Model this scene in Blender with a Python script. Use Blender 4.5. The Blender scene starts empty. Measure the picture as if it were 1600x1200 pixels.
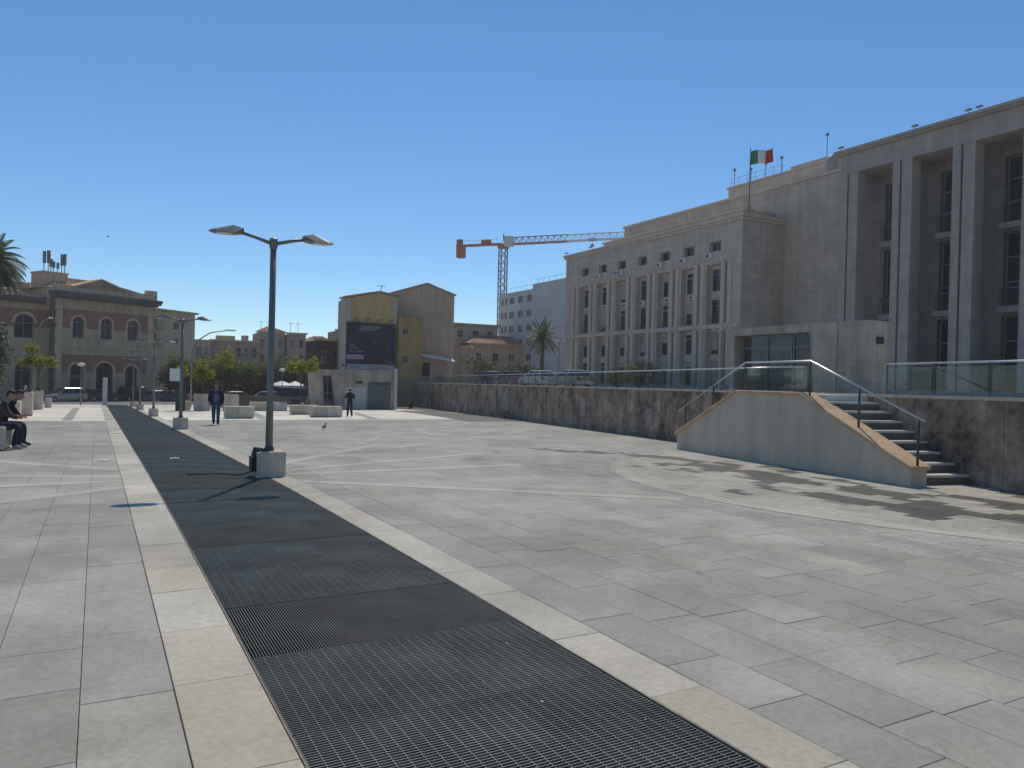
import bpy, math, random
import numpy as np
from mathutils import Vector, Matrix, Euler
from mathutils import noise as mnoise
random.seed(7); rng = np.random.default_rng(7)
scene = bpy.context.scene
COL = scene.collection
R = math.radians

# ------------------------------------------------------------------ camera
def cam_basis(yaw, pitch, roll):
    f = Vector((math.sin(yaw)*math.cos(pitch), math.cos(yaw)*math.cos(pitch), math.sin(pitch)))
    r = Vector((math.cos(yaw), -math.sin(yaw), 0)); u = r.cross(f)
    return f, r*math.cos(roll)+u*math.sin(roll), u*math.cos(roll)-r*math.sin(roll)
cf, cr, cu = cam_basis(R(28.8), R(-0.35), R(1.4))
cd = bpy.data.cameras.new('camera'); cam = bpy.data.objects.new('camera', cd); COL.objects.link(cam)
cd.sensor_width = 36; cd.lens = 36*1180/1600; cd.clip_start = 0.05; cd.clip_end = 6000
cam.matrix_world = Matrix(((cr.x, cu.x, -cf.x, 0), (cr.y, cu.y, -cf.y, 0), (cr.z, cu.z, -cf.z, 1.62), (0, 0, 0, 1)))
scene.camera = cam

# ------------------------------------------------------------------ sky, sun, exposure
SUN = Vector((1.36, 2.62, 3.93)).normalized()
world = bpy.data.worlds.new('World'); scene.world = world; world.use_nodes = True
wn = world.node_tree; wn.nodes.clear()
sky = wn.nodes.new('ShaderNodeTexSky'); sky.sky_type = 'NISHITA'; sky.sun_disc = False
sky.sun_elevation = math.asin(SUN.z); sky.sun_rotation = math.atan2(SUN.x, SUN.y)
sky.altitude = 0; sky.air_density = 0.85; sky.dust_density = 0.0; sky.ozone_density = 5.0
bg = wn.nodes.new('ShaderNodeBackground'); bg.inputs['Strength'].default_value = 0.105
wo = wn.nodes.new('ShaderNodeOutputWorld')
hs = wn.nodes.new('ShaderNodeHueSaturation'); hs.inputs['Saturation'].default_value = 1.14; hs.inputs['Hue'].default_value = 0.495
wn.links.new(sky.outputs[0], hs.inputs['Color']); wn.links.new(hs.outputs[0], bg.inputs[0]); wn.links.new(bg.outputs[0], wo.inputs[0])
sl = bpy.data.lights.new('sun', 'SUN'); so = bpy.data.objects.new('sun', sl); COL.objects.link(so)
sl.energy = 2.75; sl.angle = R(0.53); sl.color = (1.0, 0.92, 0.78)
so.rotation_euler = SUN.to_track_quat('Z', 'Y').to_euler(); so.location = (20, 40, 60)
vs = scene.view_settings; vs.view_transform = 'Standard'; vs.look = 'None'; vs.gamma = 1.0
vs.use_curve_mapping = False; vs.exposure = 0.12
scene.render.engine = 'CYCLES'
scene.cycles.use_denoising = True
scene.cycles.max_bounces = 7; scene.cycles.diffuse_bounces = 3; scene.cycles.glossy_bounces = 3
scene.cycles.transparent_max_bounces = 16; scene.cycles.caustics_reflective = False; scene.cycles.caustics_refractive = False

# ------------------------------------------------------------------ terrain heights
def gz(x, y):
    y = min(y, 112.0)
    t = (y-9.0)/3.0
    return -0.0235*3*math.log1p(math.exp(t)) if t < 30 else -0.0235*(y-9.0)
def gslope(y): return (gz(0, y+.2)-gz(0, y-.2))/.4
WA = (13.30, 6.75); WD = (0.24084, 0.97057)          # retaining wall: point and direction in plan
def wall_x(y): return WA[0]+(y-WA[1])*WD[0]/WD[1]
def coping_z(y): return 1.52-0.0067*(y-6.8)
def tz(x, y):                                          # upper street level behind the retaining wall
    return coping_z(min(y, 80))-0.14

# ------------------------------------------------------------------ mesh helpers
class MB:
    def __init__(s): s.v = []; s.f = []
    def add(s, vs_, fs):
        o = len(s.v); s.v += [tuple(v) for v in vs_]; s.f += [tuple(i+o for i in f) for f in fs]; return s
    def box(s, x0, x1, y0, y1, z0, z1):
        return s.add([(x0,y0,z0),(x1,y0,z0),(x1,y1,z0),(x0,y1,z0),(x0,y0,z1),(x1,y0,z1),(x1,y1,z1),(x0,y1,z1)],
                     [(0,3,2,1),(4,5,6,7),(0,1,5,4),(1,2,6,5),(2,3,7,6),(3,0,4,7)])
    def cbox(s, x0, x1, y0, y1, z0, z1, c=.01):        # box with chamfered top edge and corners
        def ring(i, z): return [(x0+i,y0,z),(x1-i,y0,z),(x1,y0+i,z),(x1,y1-i,z),(x1-i,y1,z),(x0+i,y1,z),(x0,y1-i,z),(x0,y0+i,z)]
        def ring2(i, z): return [(x0+2*i,y0+i,z),(x1-2*i,y0+i,z),(x1-i,y0+2*i,z),(x1-i,y1-2*i,z),(x1-2*i,y1-i,z),(x0+2*i,y1-i,z),(x0+i,y1-2*i,z),(x0+i,y0+2*i,z)]
        v = ring(c, z0)+ring(c, z1-c)+ring2(c, z1)
        f = [tuple(range(7, -1, -1)), tuple(range(16, 24))]
        for k in (0, 8):
            for i in range(8): j = (i+1) % 8; f.append((k+i, k+j, k+8+j, k+8+i))
        return s.add(v, f)
    def prism(s, poly, axis, a, b):                    # polygon extruded along an axis; poly coordinates are the other two in order
        n = len(poly)
        def mk(p, t):
            return (t, p[0], p[1]) if axis == 'x' else (p[0], t, p[1]) if axis == 'y' else (p[0], p[1], t)
        v = [mk(p, a) for p in poly]+[mk(p, b) for p in poly]
        f = [tuple(range(n-1, -1, -1)), tuple(range(n, 2*n))]+[(i, (i+1) % n, n+(i+1) % n, n+i) for i in range(n)]
        return s.add(v, f)
    def quad(s, a, b, c, d): return s.add([a, b, c, d], [(0, 1, 2, 3)])
    def tube(s, pts, r, n=8, r1=None, cap=True):
        pts = [Vector(p) for p in pts]; m = len(pts); v = []; f = []; prev = None
        for i, p in enumerate(pts):
            t = (pts[min(i+1, m-1)]-pts[max(i-1, 0)]).normalized()
            if prev is None: a = t.orthogonal().normalized()
            else: a = (prev-t*prev.dot(t)).normalized()
            prev = a; b = t.cross(a)
            rr = r if r1 is None else r+(r1-r)*i/max(1, m-1)
            if isinstance(r, (list, tuple)): rr = r[i]
            v += [p+(a*math.cos(2*math.pi*k/n)+b*math.sin(2*math.pi*k/n))*rr for k in range(n)]
        for i in range(m-1):
            for k in range(n): f.append((i*n+k, i*n+(k+1) % n, (i+1)*n+(k+1) % n, (i+1)*n+k))
        if cap: f += [tuple(range(n-1, -1, -1)), tuple((m-1)*n+k for k in range(n))]
        return s.add(v, f)
    def lathe(s, prof, n=16, c=(0, 0, 0), axis='z'):
        v = []; f = []; m = len(prof)
        for r_, z_ in prof:
            for k in range(n):
                a = 2*math.pi*k/n; x, y = r_*math.cos(a), r_*math.sin(a)
                p = (x, y, z_) if axis == 'z' else (x, z_, y) if axis == 'y' else (z_, x, y)
                v.append((p[0]+c[0], p[1]+c[1], p[2]+c[2]))
        for i in range(m-1):
            for k in range(n): f.append((i*n+k, i*n+(k+1) % n, (i+1)*n+(k+1) % n, (i+1)*n+k))
        f += [tuple(range(n-1, -1, -1)), tuple((m-1)*n+k for k in range(n))]
        return s.add(v, f)
    def ball(s, c, r, n=10, m=6):
        rx, ry, rz = r if isinstance(r, (tuple, list)) else (r, r, r)
        prof = [(math.sin(math.pi*i/m), -math.cos(math.pi*i/m)) for i in range(m+1)]
        v = []; f = []
        for i, (rr, z_) in enumerate(prof):
            rr = max(rr, 1e-3)
            for k in range(n): a = 2*math.pi*k/n; v.append((c[0]+rr*math.cos(a)*rx, c[1]+rr*math.sin(a)*ry, c[2]+z_*rz))
        for i in range(m):
            for k in range(n): f.append((i*n+k, i*n+(k+1) % n, (i+1)*n+(k+1) % n, (i+1)*n+k))
        return s.add(v, f)
    def mesh(s, name, smooth=False):
        me = bpy.data.meshes.new(name); me.from_pydata(s.v, [], s.f)
        if smooth: me.polygons.foreach_set('use_smooth', [True]*len(me.polygons))
        me.update(); return me
    def build(s, name, mat, parent=None, smooth=False, kind=None, loc=None, label=None):
        o = link(name, s.mesh(name, smooth), mat, parent)
        if kind: o['kind'] = kind
        if label: o['label'] = label
        if loc: o.location = loc
        return o
def link(name, me, mat=None, parent=None, loc=None):
    if mat is not None and len(me.materials) == 0: me.materials.append(mat)
    o = bpy.data.objects.new(name, me); COL.objects.link(o)
    if parent: o.parent = parent
    if loc: o.location = loc
    return o
def tag(o, label, cat, group=None):
    o['label'] = label; o['category'] = cat
    if group: o['group'] = group
    return o
def thing(name, label, cat, loc=(0, 0, 0), rz=0.0, group=None):
    o = bpy.data.objects.new(name, None); COL.objects.link(o); o.location = loc; o.rotation_euler = (0, 0, rz)
    o.empty_display_size = .3
    return tag(o, label, cat, group)
def copy_tree(src, loc, rz, label, group=None):
    r = src.copy(); COL.objects.link(r); r.location = loc; r.rotation_euler = (0, 0, rz); r['label'] = label
    if group: r['group'] = group
    for ch in list(src.children):
        c = ch.copy(); COL.objects.link(c); c.parent = r
        for g in list(ch.children):
            d = g.copy(); COL.objects.link(d); d.parent = c
    return r
def structure(o): o['kind'] = 'structure'; return o
def sharp_edges(o, w=.01, seg=2):
    m = o.modifiers.new('bevel', 'BEVEL'); m.width = w; m.segments = seg; m.limit_method = 'ANGLE'; m.angle_limit = R(35); return o

# wall with openings in local coordinates: u = x, depth = y (front at y), z up.  opening = (u0,u1,z0,z1,arch)
def wall_open(mb, u0, u1, z0, z1, ops, y=0.0, reveal=.3):
    rects = []
    for o in ops:
        a, b, c, d = o[:4]; arch = len(o) > 4 and o[4]
        c2, d2 = max(c, z0), min(d, z1)
        if d2-c2 < 1e-4 or b <= u0 or a >= u1: continue
        rects.append((a, b, c2, d2, arch and d <= z1+1e-6, c >= z0-1e-6, d <= z1+1e-6))
    us = sorted({u0, u1, *[r[0] for r in rects], *[r[1] for r in rects]}); zs = sorted({z0, z1, *[r[2] for r in rects], *[r[3] for r in rects]})
    for i in range(len(us)-1):
        for k in range(len(zs)-1):
            um, zm = (us[i]+us[i+1])/2, (zs[k]+zs[k+1])/2
            if any(r[0] < um < r[1] and r[2] < zm < r[3] for r in rects): continue
            mb.quad((us[i], y, zs[k]), (us[i+1], y, zs[k]), (us[i+1], y, zs[k+1]), (us[i], y, zs[k+1]))
    yb = y+reveal
    for a, b, c, d, arch, has_sill, has_head in rects:
        if arch:
            r_ = (b-a)/2; zs_ = d-r_; m = (a+b)/2; n = 12
            P = [(m-r_*math.cos(math.pi*i/n), zs_+r_*math.sin(math.pi*i/n)) for i in range(n+1)]
            for i in range(n):
                (p, q), (p2, q2) = P[i], P[i+1]
                mb.quad((p, y, q), (p2, y, q2), (p2, y, d), (p, y, d))
                mb.quad((p, y, q), (p, yb, q), (p2, yb, q2), (p2, y, q2))
            top = zs_
        else:
            top = d
            if has_head: mb.quad((a, y, d), (a, yb, d), (b, yb, d), (b, y, d))
        mb.quad((a, y, c), (a, y, top), (a, yb, top), (a, yb, c)); mb.quad((b, y, c), (b, yb, c), (b, yb, top), (b, y, top))
        if has_sill: mb.quad((a, y, c), (a, yb, c), (b, yb, c), (b, y, c))
def window(parent, a, b, c, d, y, mf, mg, arch=False, nu=2, nz=2, bar=.06, name='window', transom=None):
    """a frame with mullions at depth y (a part) and its pane (a sub-part)"""
    mb = MB(); t = .05
    if arch:
        r_ = (b-a)/2; zs_ = d-r_; m = (a+b)/2; n = 12
        P = [(m-r_*math.cos(math.pi*i/n), zs_+r_*math.sin(math.pi*i/n)) for i in range(n+1)]
        for i in range(n):
            q = [((m+(p[0]-m)*k), zs_+(p[1]-zs_)*k) for p in (P[i], P[i+1]) for k in (1, 1-bar/r_)]
            mb.prism([q[0], q[2], q[3], q[1]], 'y', y-t, y)
        mb.box(a, a+bar, y-t, y, c, zs_); mb.box(b-bar, b, y-t, y, c, zs_); mb.box(a+bar, b-bar, y-t, y, c, c+bar)
        mb.box(a+bar, b-bar, y-t*.9, y, zs_-bar/2, zs_+bar/2); mb.box(m-bar/2, m+bar/2, y-t*.8, y, c+bar, d-bar)
    else:
        mb.box(a, a+bar, y-t, y, c, d); mb.box(b-bar, b, y-t, y, c, d); mb.box(a+bar, b-bar, y-t, y, c, c+bar); mb.box(a+bar, b-bar, y-t, y, d-bar, d)
        for i in range(1, nu): x = a+(b-a)*i/nu; mb.box(x-bar/2, x+bar/2, y-t*.9, y, c+bar, d-bar)
        for k in ([transom] if transom else [c+(d-c)*i/nz for i in range(1, nz)]): mb.box(a+bar, b-bar, y-t*.8, y, k-bar/2, k+bar/2)
    w = mb.build(name, mf, parent)
    pb = MB()
    if arch: pb.add([(a, y+.004, c), (b, y+.004, c)]+[(p[0], y+.004, p[1]) for p in reversed(P)], [tuple(range(15))])
    else: pb.quad((a, y+.004, c), (b, y+.004, c), (b, y+.004, d), (a, y+.004, d))
    pb.build('pane', mg, w); return w

# ------------------------------------------------------------------ materials
def new_mat(name):
    m = bpy.data.materials.new(name); m.use_nodes = True; nt = m.node_tree
    return m, nt, nt.nodes['Principled BSDF'], nt.nodes, nt.links
def ramp(nodes, stops):
    r_ = nodes.new('ShaderNodeValToRGB'); e = r_.color_ramp.elements
    while len(e) < len(stops): e.new(.5)
    for el, (p, c) in zip(e, stops): el.position = p; el.color = (*c, 1) if len(c) == 3 else c
    return r_
def noise_fac(nodes, links, scale, detail=6, rough=.6, vec=None, dist=0.0):
    n = nodes.new('ShaderNodeTexNoise'); n.inputs['Scale'].default_value = scale; n.inputs['Detail'].default_value = detail
    n.inputs['Roughness'].default_value = rough; n.inputs['Distortion'].default_value = dist
    if vec is None:
        tc = nodes.new('ShaderNodeTexCoord'); vec = tc.outputs['Object']
    links.new(vec, n.inputs['Vector']); return n
def mat(name, col, var=.15, scale=3.0, rough=.8, bump=.0, metal=0.0, spec=.3, scale2=40.0, streak=0.0, joints=None, tint=None, bd=.02):
    """mottled procedural surface; joints=(width,height,joint darkness) adds a coursed stone cladding on x/z; streak adds rain streaks"""
    m, nt, b, N, L = new_mat(name)
    tc = N.new('ShaderNodeTexCoord'); vec = tc.outputs['Object']
    n1 = noise_fac(N, L, scale, 7, .62, vec); n2 = noise_fac(N, L, scale2, 4, .6, vec)
    mx = N.new('ShaderNodeMix'); mx.data_type = 'FLOAT'; mx.inputs[0].default_value = .35
    L.new(n1.outputs['Fac'], mx.inputs[2]); L.new(n2.outputs['Fac'], mx.inputs[3])
    c = Vector(col); t2 = Vector(tint) if tint else c
    lo = [max(0, x*(1-var*1.6)) for x in c]; hi = [min(1, x*(1+var*1.2)) for x in t2]
    rp = ramp(N, [(.32, lo), (.68, hi)]); L.new(mx.outputs[0], rp.inputs[0])
    out = rp.outputs[0]
    def mul(fac_out, lo_v, hi_v, p0, p1, cur):
        r2 = ramp(N, [(p0, (lo_v,)*3), (p1, (hi_v,)*3)]); L.new(fac_out, r2.inputs[0])
        q = N.new('ShaderNodeMix'); q.data_type = 'RGBA'; q.blend_type = 'MULTIPLY'; q.inputs[0].default_value = 1
        L.new(cur, q.inputs[6]); L.new(r2.outputs[0], q.inputs[7]); return q.outputs[2]
    if streak:
        mp = N.new('ShaderNodeMapping'); mp.inputs['Scale'].default_value = (2.2, 2.2, .16); L.new(vec, mp.inputs['Vector'])
        n3 = noise_fac(N, L, 1.0, 6, .65, mp.outputs[0]); out = mul(n3.outputs['Fac'], 1-streak, 1+streak*.25, .3, .62, out)
    hgt = mx.outputs[0]
    if joints:
        sp = N.new('ShaderNodeSeparateXYZ'); L.new(vec, sp.inputs[0]); cb = N.new('ShaderNodeCombineXYZ')
        ad = N.new('ShaderNodeMath'); ad.operation = 'ADD'; L.new(sp.outputs[0], ad.inputs[0]); L.new(sp.outputs[1], ad.inputs[1])
        L.new(ad.outputs[0], cb.inputs[0]); L.new(sp.outputs[2], cb.inputs[1])
        br = N.new('ShaderNodeTexBrick'); L.new(cb.outputs[0], br.inputs['Vector']); br.inputs['Scale'].default_value = 1
        br.inputs['Brick Width'].default_value = joints[0]; br.inputs['Row Height'].default_value = joints[1]
        br.inputs['Mortar Size'].default_value = joints[3] if len(joints) > 3 else .012; br.inputs['Bias'].default_value = 0
        br.inputs['Color1'].default_value = (1, 1, 1, 1); v2 = joints[4] if len(joints) > 4 else .86; br.inputs['Color2'].default_value = (v2, v2, v2, 1)
        br.inputs['Mortar'].default_value = (joints[2],)*3+(1,)
        q = N.new('ShaderNodeMix'); q.data_type = 'RGBA'; q.blend_type = 'MULTIPLY'; q.inputs[0].default_value = 1
        L.new(out, q.inputs[6]); L.new(br.outputs['Color'], q.inputs[7]); out = q.outputs[2]
    L.new(out, b.inputs['Base Color']); b.inputs['Roughness'].default_value = rough; b.inputs['Metallic'].default_value = metal
    b.inputs['Specular IOR Level'].default_value = spec
    if bump:
        bp = N.new('ShaderNodeBump'); bp.inputs['Strength'].default_value = bump; bp.inputs['Distance'].default_value = bd
        L.new(n2.outputs['Fac'], bp.inputs['Height']); L.new(bp.outputs[0], b.inputs['Normal'])
    return m
def glass_dark(name, col=(.03, .035, .04), rough=.06):
    m, nt, b, N, L = new_mat(name)
    n1 = noise_fac(N, L, .7, 3, .5); rp = ramp(N, [(.35, [c*.5 for c in col]), (.65, [c*1.6 for c in col])]); L.new(n1.outputs['Fac'], rp.inputs[0])
    L.new(rp.outputs[0], b.inputs['Base Color']); b.inputs['Roughness'].default_value = rough; b.inputs['Specular IOR Level'].default_value = .5
    n2 = noise_fac(N, L, 1.3, 2, .5); bp = N.new('ShaderNodeBump'); bp.inputs['Strength'].default_value = .06; bp.inputs['Distance'].default_value = .05
    L.new(n2.outputs['Fac'], bp.inputs['Height']); L.new(bp.outputs[0], b.inputs['Normal']); return m
def glass_clear(name, tint=(.85, .90, .92), dirt=.05):
    m, nt, b, N, L = new_mat(name); N.remove(b); out = [n for n in N if n.type == 'OUTPUT_MATERIAL'][0]
    tr = N.new('ShaderNodeBsdfTransparent'); tr.inputs[0].default_value = (*tint, 1)
    gl = N.new('ShaderNodeBsdfGlossy'); gl.inputs['Roughness'].default_value = .03; gl.inputs['Color'].default_value = (.9, .95, .95, 1)
    df = N.new('ShaderNodeBsdfDiffuse'); df.inputs[0].default_value = (.3, .33, .34, 1)
    n1 = noise_fac(N, L, 2.5, 6, .65); rp = ramp(N, [(.4, (0, 0, 0)), (.75, (dirt,)*3)]); L.new(n1.outputs['Fac'], rp.inputs[0])
    lw_ = N.new('ShaderNodeLayerWeight'); lw_.inputs[0].default_value = .5; pw_ = N.new('ShaderNodeMath'); pw_.operation = 'POWER'; pw_.inputs[1].default_value = 4.0; L.new(lw_.outputs['Facing'], pw_.inputs[0]); fr = N.new('ShaderNodeMath'); fr.operation = 'MULTIPLY_ADD'; fr.inputs[1].default_value = .55; fr.inputs[2].default_value = .03; L.new(pw_.outputs[0], fr.inputs[0])
    m1 = N.new('ShaderNodeMixShader'); L.new(rp.outputs[0], m1.inputs[0]); L.new(tr.outputs[0], m1.inputs[1]); L.new(df.outputs[0], m1.inputs[2])
    m2 = N.new('ShaderNodeMixShader'); L.new(fr.outputs[0], m2.inputs[0]); L.new(m1.outputs[0], m2.inputs[1]); L.new(gl.outputs[0], m2.inputs[2])
    L.new(m2.outputs[0], out.inputs[0]); return m
def leaf_mat(name, c1, c2, trans=.35):
    m, nt, b, N, L = new_mat(name); out = [n for n in N if n.type == 'OUTPUT_MATERIAL'][0]
    n1 = noise_fac(N, L, 2.2, 5, .7); rp = ramp(N, [(.3, c1), (.7, c2)]); L.new(n1.outputs['Fac'], rp.inputs[0]); L.new(rp.outputs[0], b.inputs['Base Color'])
    b.inputs['Roughness'].default_value = .55; b.inputs['Specular IOR Level'].default_value = .3
    tl = N.new('ShaderNodeBsdfTranslucent'); hs = N.new('ShaderNodeHueSaturation'); hs.inputs['Hue'].default_value = .48; hs.inputs['Value'].default_value = 1.5
    L.new(rp.outputs[0], hs.inputs['Color']); L.new(hs.outputs[0], tl.inputs[0])
    mx = N.new('ShaderNodeMixShader'); mx.inputs[0].default_value = trans; L.new(b.outputs[0], mx.inputs[1]); L.new(tl.outputs[0], mx.inputs[2]); L.new(mx.outputs[0], out.inputs[0]); return m
def slab_mat(name, base, warm=0.0, rough=.8, var=.14):
    """paving stone: per-stone tone and wetness come with the stones, veining and dirt from noise"""
    m, nt, b, N, L = new_mat(name)
    tc = N.new('ShaderNodeTexCoord'); geo = N.new('ShaderNodeNewGeometry'); vec = geo.outputs['Position']
    at = N.new('ShaderNodeAttribute'); at.attribute_name = 'tone'; sp = N.new('ShaderNodeSeparateColor'); L.new(at.outputs['Color'], sp.inputs[0])
    n1 = noise_fac(N, L, 1.1, 8, .68, vec, .3); n2 = noise_fac(N, L, 26, 5, .65, vec); n3 = noise_fac(N, L, .28, 5, .6, vec)
    c0 = Vector(base)
    rp = ramp(N, [(.3, c0*(1-var)), (.7, c0*(1+var))]); L.new(n1.outputs['Fac'], rp.inputs[0]); cur = rp.outputs[0]
    def mult(cur, o2):
        q = N.new('ShaderNodeMix'); q.data_type = 'RGBA'; q.blend_type = 'MULTIPLY'; q.inputs[0].default_value = 1
        L.new(cur, q.inputs[6]); L.new(o2, q.inputs[7]); return q.outputs[2]
    r2 = ramp(N, [(.3, (.86,)*3), (.7, (1.1,)*3)]); L.new(n2.outputs['Fac'], r2.inputs[0]); cur = mult(cur, r2.outputs[0])
    r3 = ramp(N, [(.35, (.84, .84, .83)), (.6, (1.05,)*3)]); L.new(n3.outputs['Fac'], r3.inputs[0]); cur = mult(cur, r3.outputs[0])
    v4 = N.new('ShaderNodeTexVoronoi'); v4.inputs['Scale'].default_value = 2.3; L.new(vec, v4.inputs['Vector'])     # gum spots
    r4 = ramp(N, [(.03, (.66,)*3), (.045, (1,)*3)]); a4 = N.new('ShaderNodeMath'); a4.operation = 'MULTIPLY_ADD'; a4.use_clamp = True; L.new(n3.outputs['Fac'], a4.inputs[0]); a4.inputs[1].default_value = 1.5; a4.inputs[2].default_value = -.72; b4 = N.new('ShaderNodeMath'); b4.operation = 'ADD'; L.new(a4.outputs[0], b4.inputs[0]); L.new(v4.outputs['Distance'], b4.inputs[1]); L.new(b4.outputs[0], r4.inputs[0]); cur = mult(cur, r4.outputs[0])
    n5 = noise_fac(N, L, .55, 9, .75, vec, .8); r5 = ramp(N, [(.36, (.86, .855, .84)), (.46, (1, 1, 1))]); L.new(n5.outputs['Fac'], r5.inputs[0]); cur = mult(cur, r5.outputs[0])
    n6 = noise_fac(N, L, 3.4, 9, .8, vec, .4); r6 = ramp(N, [(.64, (1, 1, 1)), (.72, (1.14, 1.13, 1.11))]); L.new(n6.outputs['Fac'], r6.inputs[0]); cur = mult(cur, r6.outputs[0])
    v7 = N.new('ShaderNodeTexVoronoi'); v7.inputs['Scale'].default_value = .9; L.new(vec, v7.inputs['Vector']); r7 = ramp(N, [(.02, (1.25, 1.24, 1.2)), (.03, (1, 1, 1))]); L.new(v7.outputs['Distance'], r7.inputs[0]); cur = mult(cur, r7.outputs[0])
    # tone: r = brightness/2, g = warmth, b = wet
    mm = N.new('ShaderNodeMath'); mm.operation = 'MULTIPLY'; mm.inputs[1].default_value = 2.0; L.new(sp.outputs[0], mm.inputs[0])
    cg = N.new('ShaderNodeCombineColor'); 
    for i in range(3): L.new(mm.outputs[0], cg.inputs[i])
    cur = mult(cur, cg.outputs[0])
    wm = N.new('ShaderNodeMix'); wm.data_type = 'RGBA'; L.new(sp.outputs[1], wm.inputs[0]); wm.inputs[6].default_value = (1, 1, 1, 1); wm.inputs[7].default_value = (1.22, 1.1, .86, 1)
    cur = mult(cur, wm.outputs[2])
    we = N.new('ShaderNodeMix'); we.data_type = 'RGBA'; L.new(sp.outputs[2], we.inputs[0]); we.inputs[6].default_value = (1, 1, 1, 1); we.inputs[7].default_value = (.27, .27, .27, 1)
    cur = mult(cur, we.outputs[2]); L.new(cur, b.inputs['Base Color'])
    ro = N.new('ShaderNodeMath'); ro.operation = 'MULTIPLY_ADD'; L.new(sp.outputs[2], ro.inputs[0]); ro.inputs[1].default_value = -.25; ro.inputs[2].default_value = rough
    L.new(ro.outputs[0], b.inputs['Roughness']); b.inputs['Specular IOR Level'].default_value = .14
    bp = N.new('ShaderNodeBump'); bp.inputs['Strength'].default_value = .25; bp.inputs['Distance'].default_value = .006
    L.new(n2.outputs['Fac'], bp.inputs['Height']); L.new(bp.outputs[0], b.inputs['Normal']); return m

M = {}
M['slab'] = slab_mat('grey_paving_stone', (.375, .362, .322))
M['border'] = slab_mat('cream_border_stone', (.50, .462, .385), var=.12)
M['pale'] = slab_mat('pale_travertine_paving', (.74, .69, .60), var=.08)
M['joint'] = mat('dark_joint_sand', (.17, .16, .145), .25, 5, .95)
M['ground'] = mat('city_ground', (.34, .31, .27), .2, .4, .9, scale2=8)
M['upper'] = mat('bounce_pale_paving', (.42, .39, .34), .15, 1.0, .9)  # unseen street surface kept pale to bounce light onto the facades
M['asphalt'] = mat('asphalt', (.19, .185, .175), .3, 1.2, .85, .3, scale2=60)
M['steel'] = mat('galvanised_grating_steel', (.20, .205, .175), .4, 1.2, .5, 0, .2, .5, 60)
M['edge'] = mat('worn_steel_edge', (.20, .18, .15), .3, 5, .6, 0, .2)
M['riser'] = mat('shaded_riser_stone', (.20, .165, .135), .2, 2, .9)  # riser colour darkened to carry the shade of the stair's shadow side
M['steel2'] = mat('dull_grating_steel', (.13, .135, .115), .35, 2.0, .6, 0, .2, .5, 60)
M['pit'] = mat('grating_pit', (.13, .12, .105), .3, 3, .95)
M['rail'] = mat('brushed_stainless_rail', (.62, .62, .60), .12, 6, .28, 0, .95, .5, 80)
M['post'] = mat('dark_steel_post', (.09, .10, .10), .2, 6, .45, 0, .5, .5, 80)
M['lamp'] = mat('grey_green_lamp_paint', (.20, .215, .20), .25, 2.5, .5, .08, .2, .45, 60, streak=.2)
M['lamphead'] = mat('grey_lamp_head', (.16, .175, .175), .15, 3, .4, 0, .3, .5, 60)
M['lens'] = mat('lamp_lens', (.75, .76, .74), .05, 5, .25)
M['concrete'] = mat('light_concrete', (.62, .52, .40), .2, 1.6, .9, .3, 0, .2, 35, streak=.18)
M['concrete_d'] = mat('weathered_board_concrete', (.44, .375, .30), .25, .9, .9, .3, 0, .2, 20, streak=.3, joints=(2.1, .9, .8, .012, .93))
M['roofgrey'] = mat('zinc_grey', (.30, .30, .29), .2, 3, .5)
M['concrete2'] = mat('weathered_planter_concrete', (.60, .51, .40), .2, 1.4, .9, .25, 0, .2, 35, streak=.2)
M['plaster'] = mat('stair_wall_plaster', (.60, .49, .38), .12, .8, .92, .2, 0, .2, 30, streak=.14)
M['oldwall'] = mat('stained_retaining_wall', (.44, .275, .175), .65, .9, .92, .5, 0, .2, 5, streak=.45, tint=(.33, .25, .185))
M['cop'] = mat('sunlit_travertine_coping', (.60, .40, .24), .2, 2.2, .8, .2, 0, .3, 30)  # orange of the sunlight is put into the stone colour
M['blind'] = mat('window_blind', (.42, .38, .32), .15, 6, .85)
M['poster'] = mat('faded_poster_paper', (.36, .30, .25), .25, 4, .9)
M['tread'] = mat('travertine_tread', (.60, .57, .50), .12, 2, .75, .1, 0, .3, 30)
M['glass'] = glass_clear('balustrade_glass')
M['glassd'] = glass_dark('dark_window_glass')
M['glassb'] = glass_dark('bluish_window_glass', (.05, .06, .075), .08)
M['trav'] = mat('travertine_cladding', (.585, .48, .385), .14, .5, .88, .15, 0, .25, 14, streak=.16, joints=(1.5, .62, .72, .018, .88))
M['travp'] = mat('travertine_smooth', (.605, .495, .395), .12, .8, .88, .1, 0, .25, 20, streak=.14)
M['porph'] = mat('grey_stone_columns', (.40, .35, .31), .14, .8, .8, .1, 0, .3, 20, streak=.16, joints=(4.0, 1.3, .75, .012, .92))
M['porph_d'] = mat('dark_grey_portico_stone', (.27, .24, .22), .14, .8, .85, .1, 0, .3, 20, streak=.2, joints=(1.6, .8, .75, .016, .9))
M['frame'] = mat('window_frame_metal', (.22, .22, .22), .1, 4, .5)
M['framew'] = mat('white_window_frame', (.52, .51, .48), .1, 4, .6)
M['ac'] = mat('air_conditioner_casing', (.62, .62, .60), .1, 4, .6)
M['black'] = mat('black_plastic', (.02, .02, .022), .3, 6, .5)
M['white'] = mat('white_paint', (.75, .75, .73), .06, 3, .6)
M['antenna'] = mat('antenna_metal', (.18, .19, .20), .2, 5, .5, 0, .5)
M['ochre_stone'] = mat('ochre_plaster', (.56, .42, .265), .18, .6, .9, .1, 0, .2, 16, streak=.22, joints=(2.4, .45, .85, .012, .95))
M['brick'] = mat('red_brick_band', (.42, .205, .135), .2, .7, .9, .2, 0, .2, 22, streak=.15, joints=(.24, .075, .7, .012, .8))
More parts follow.
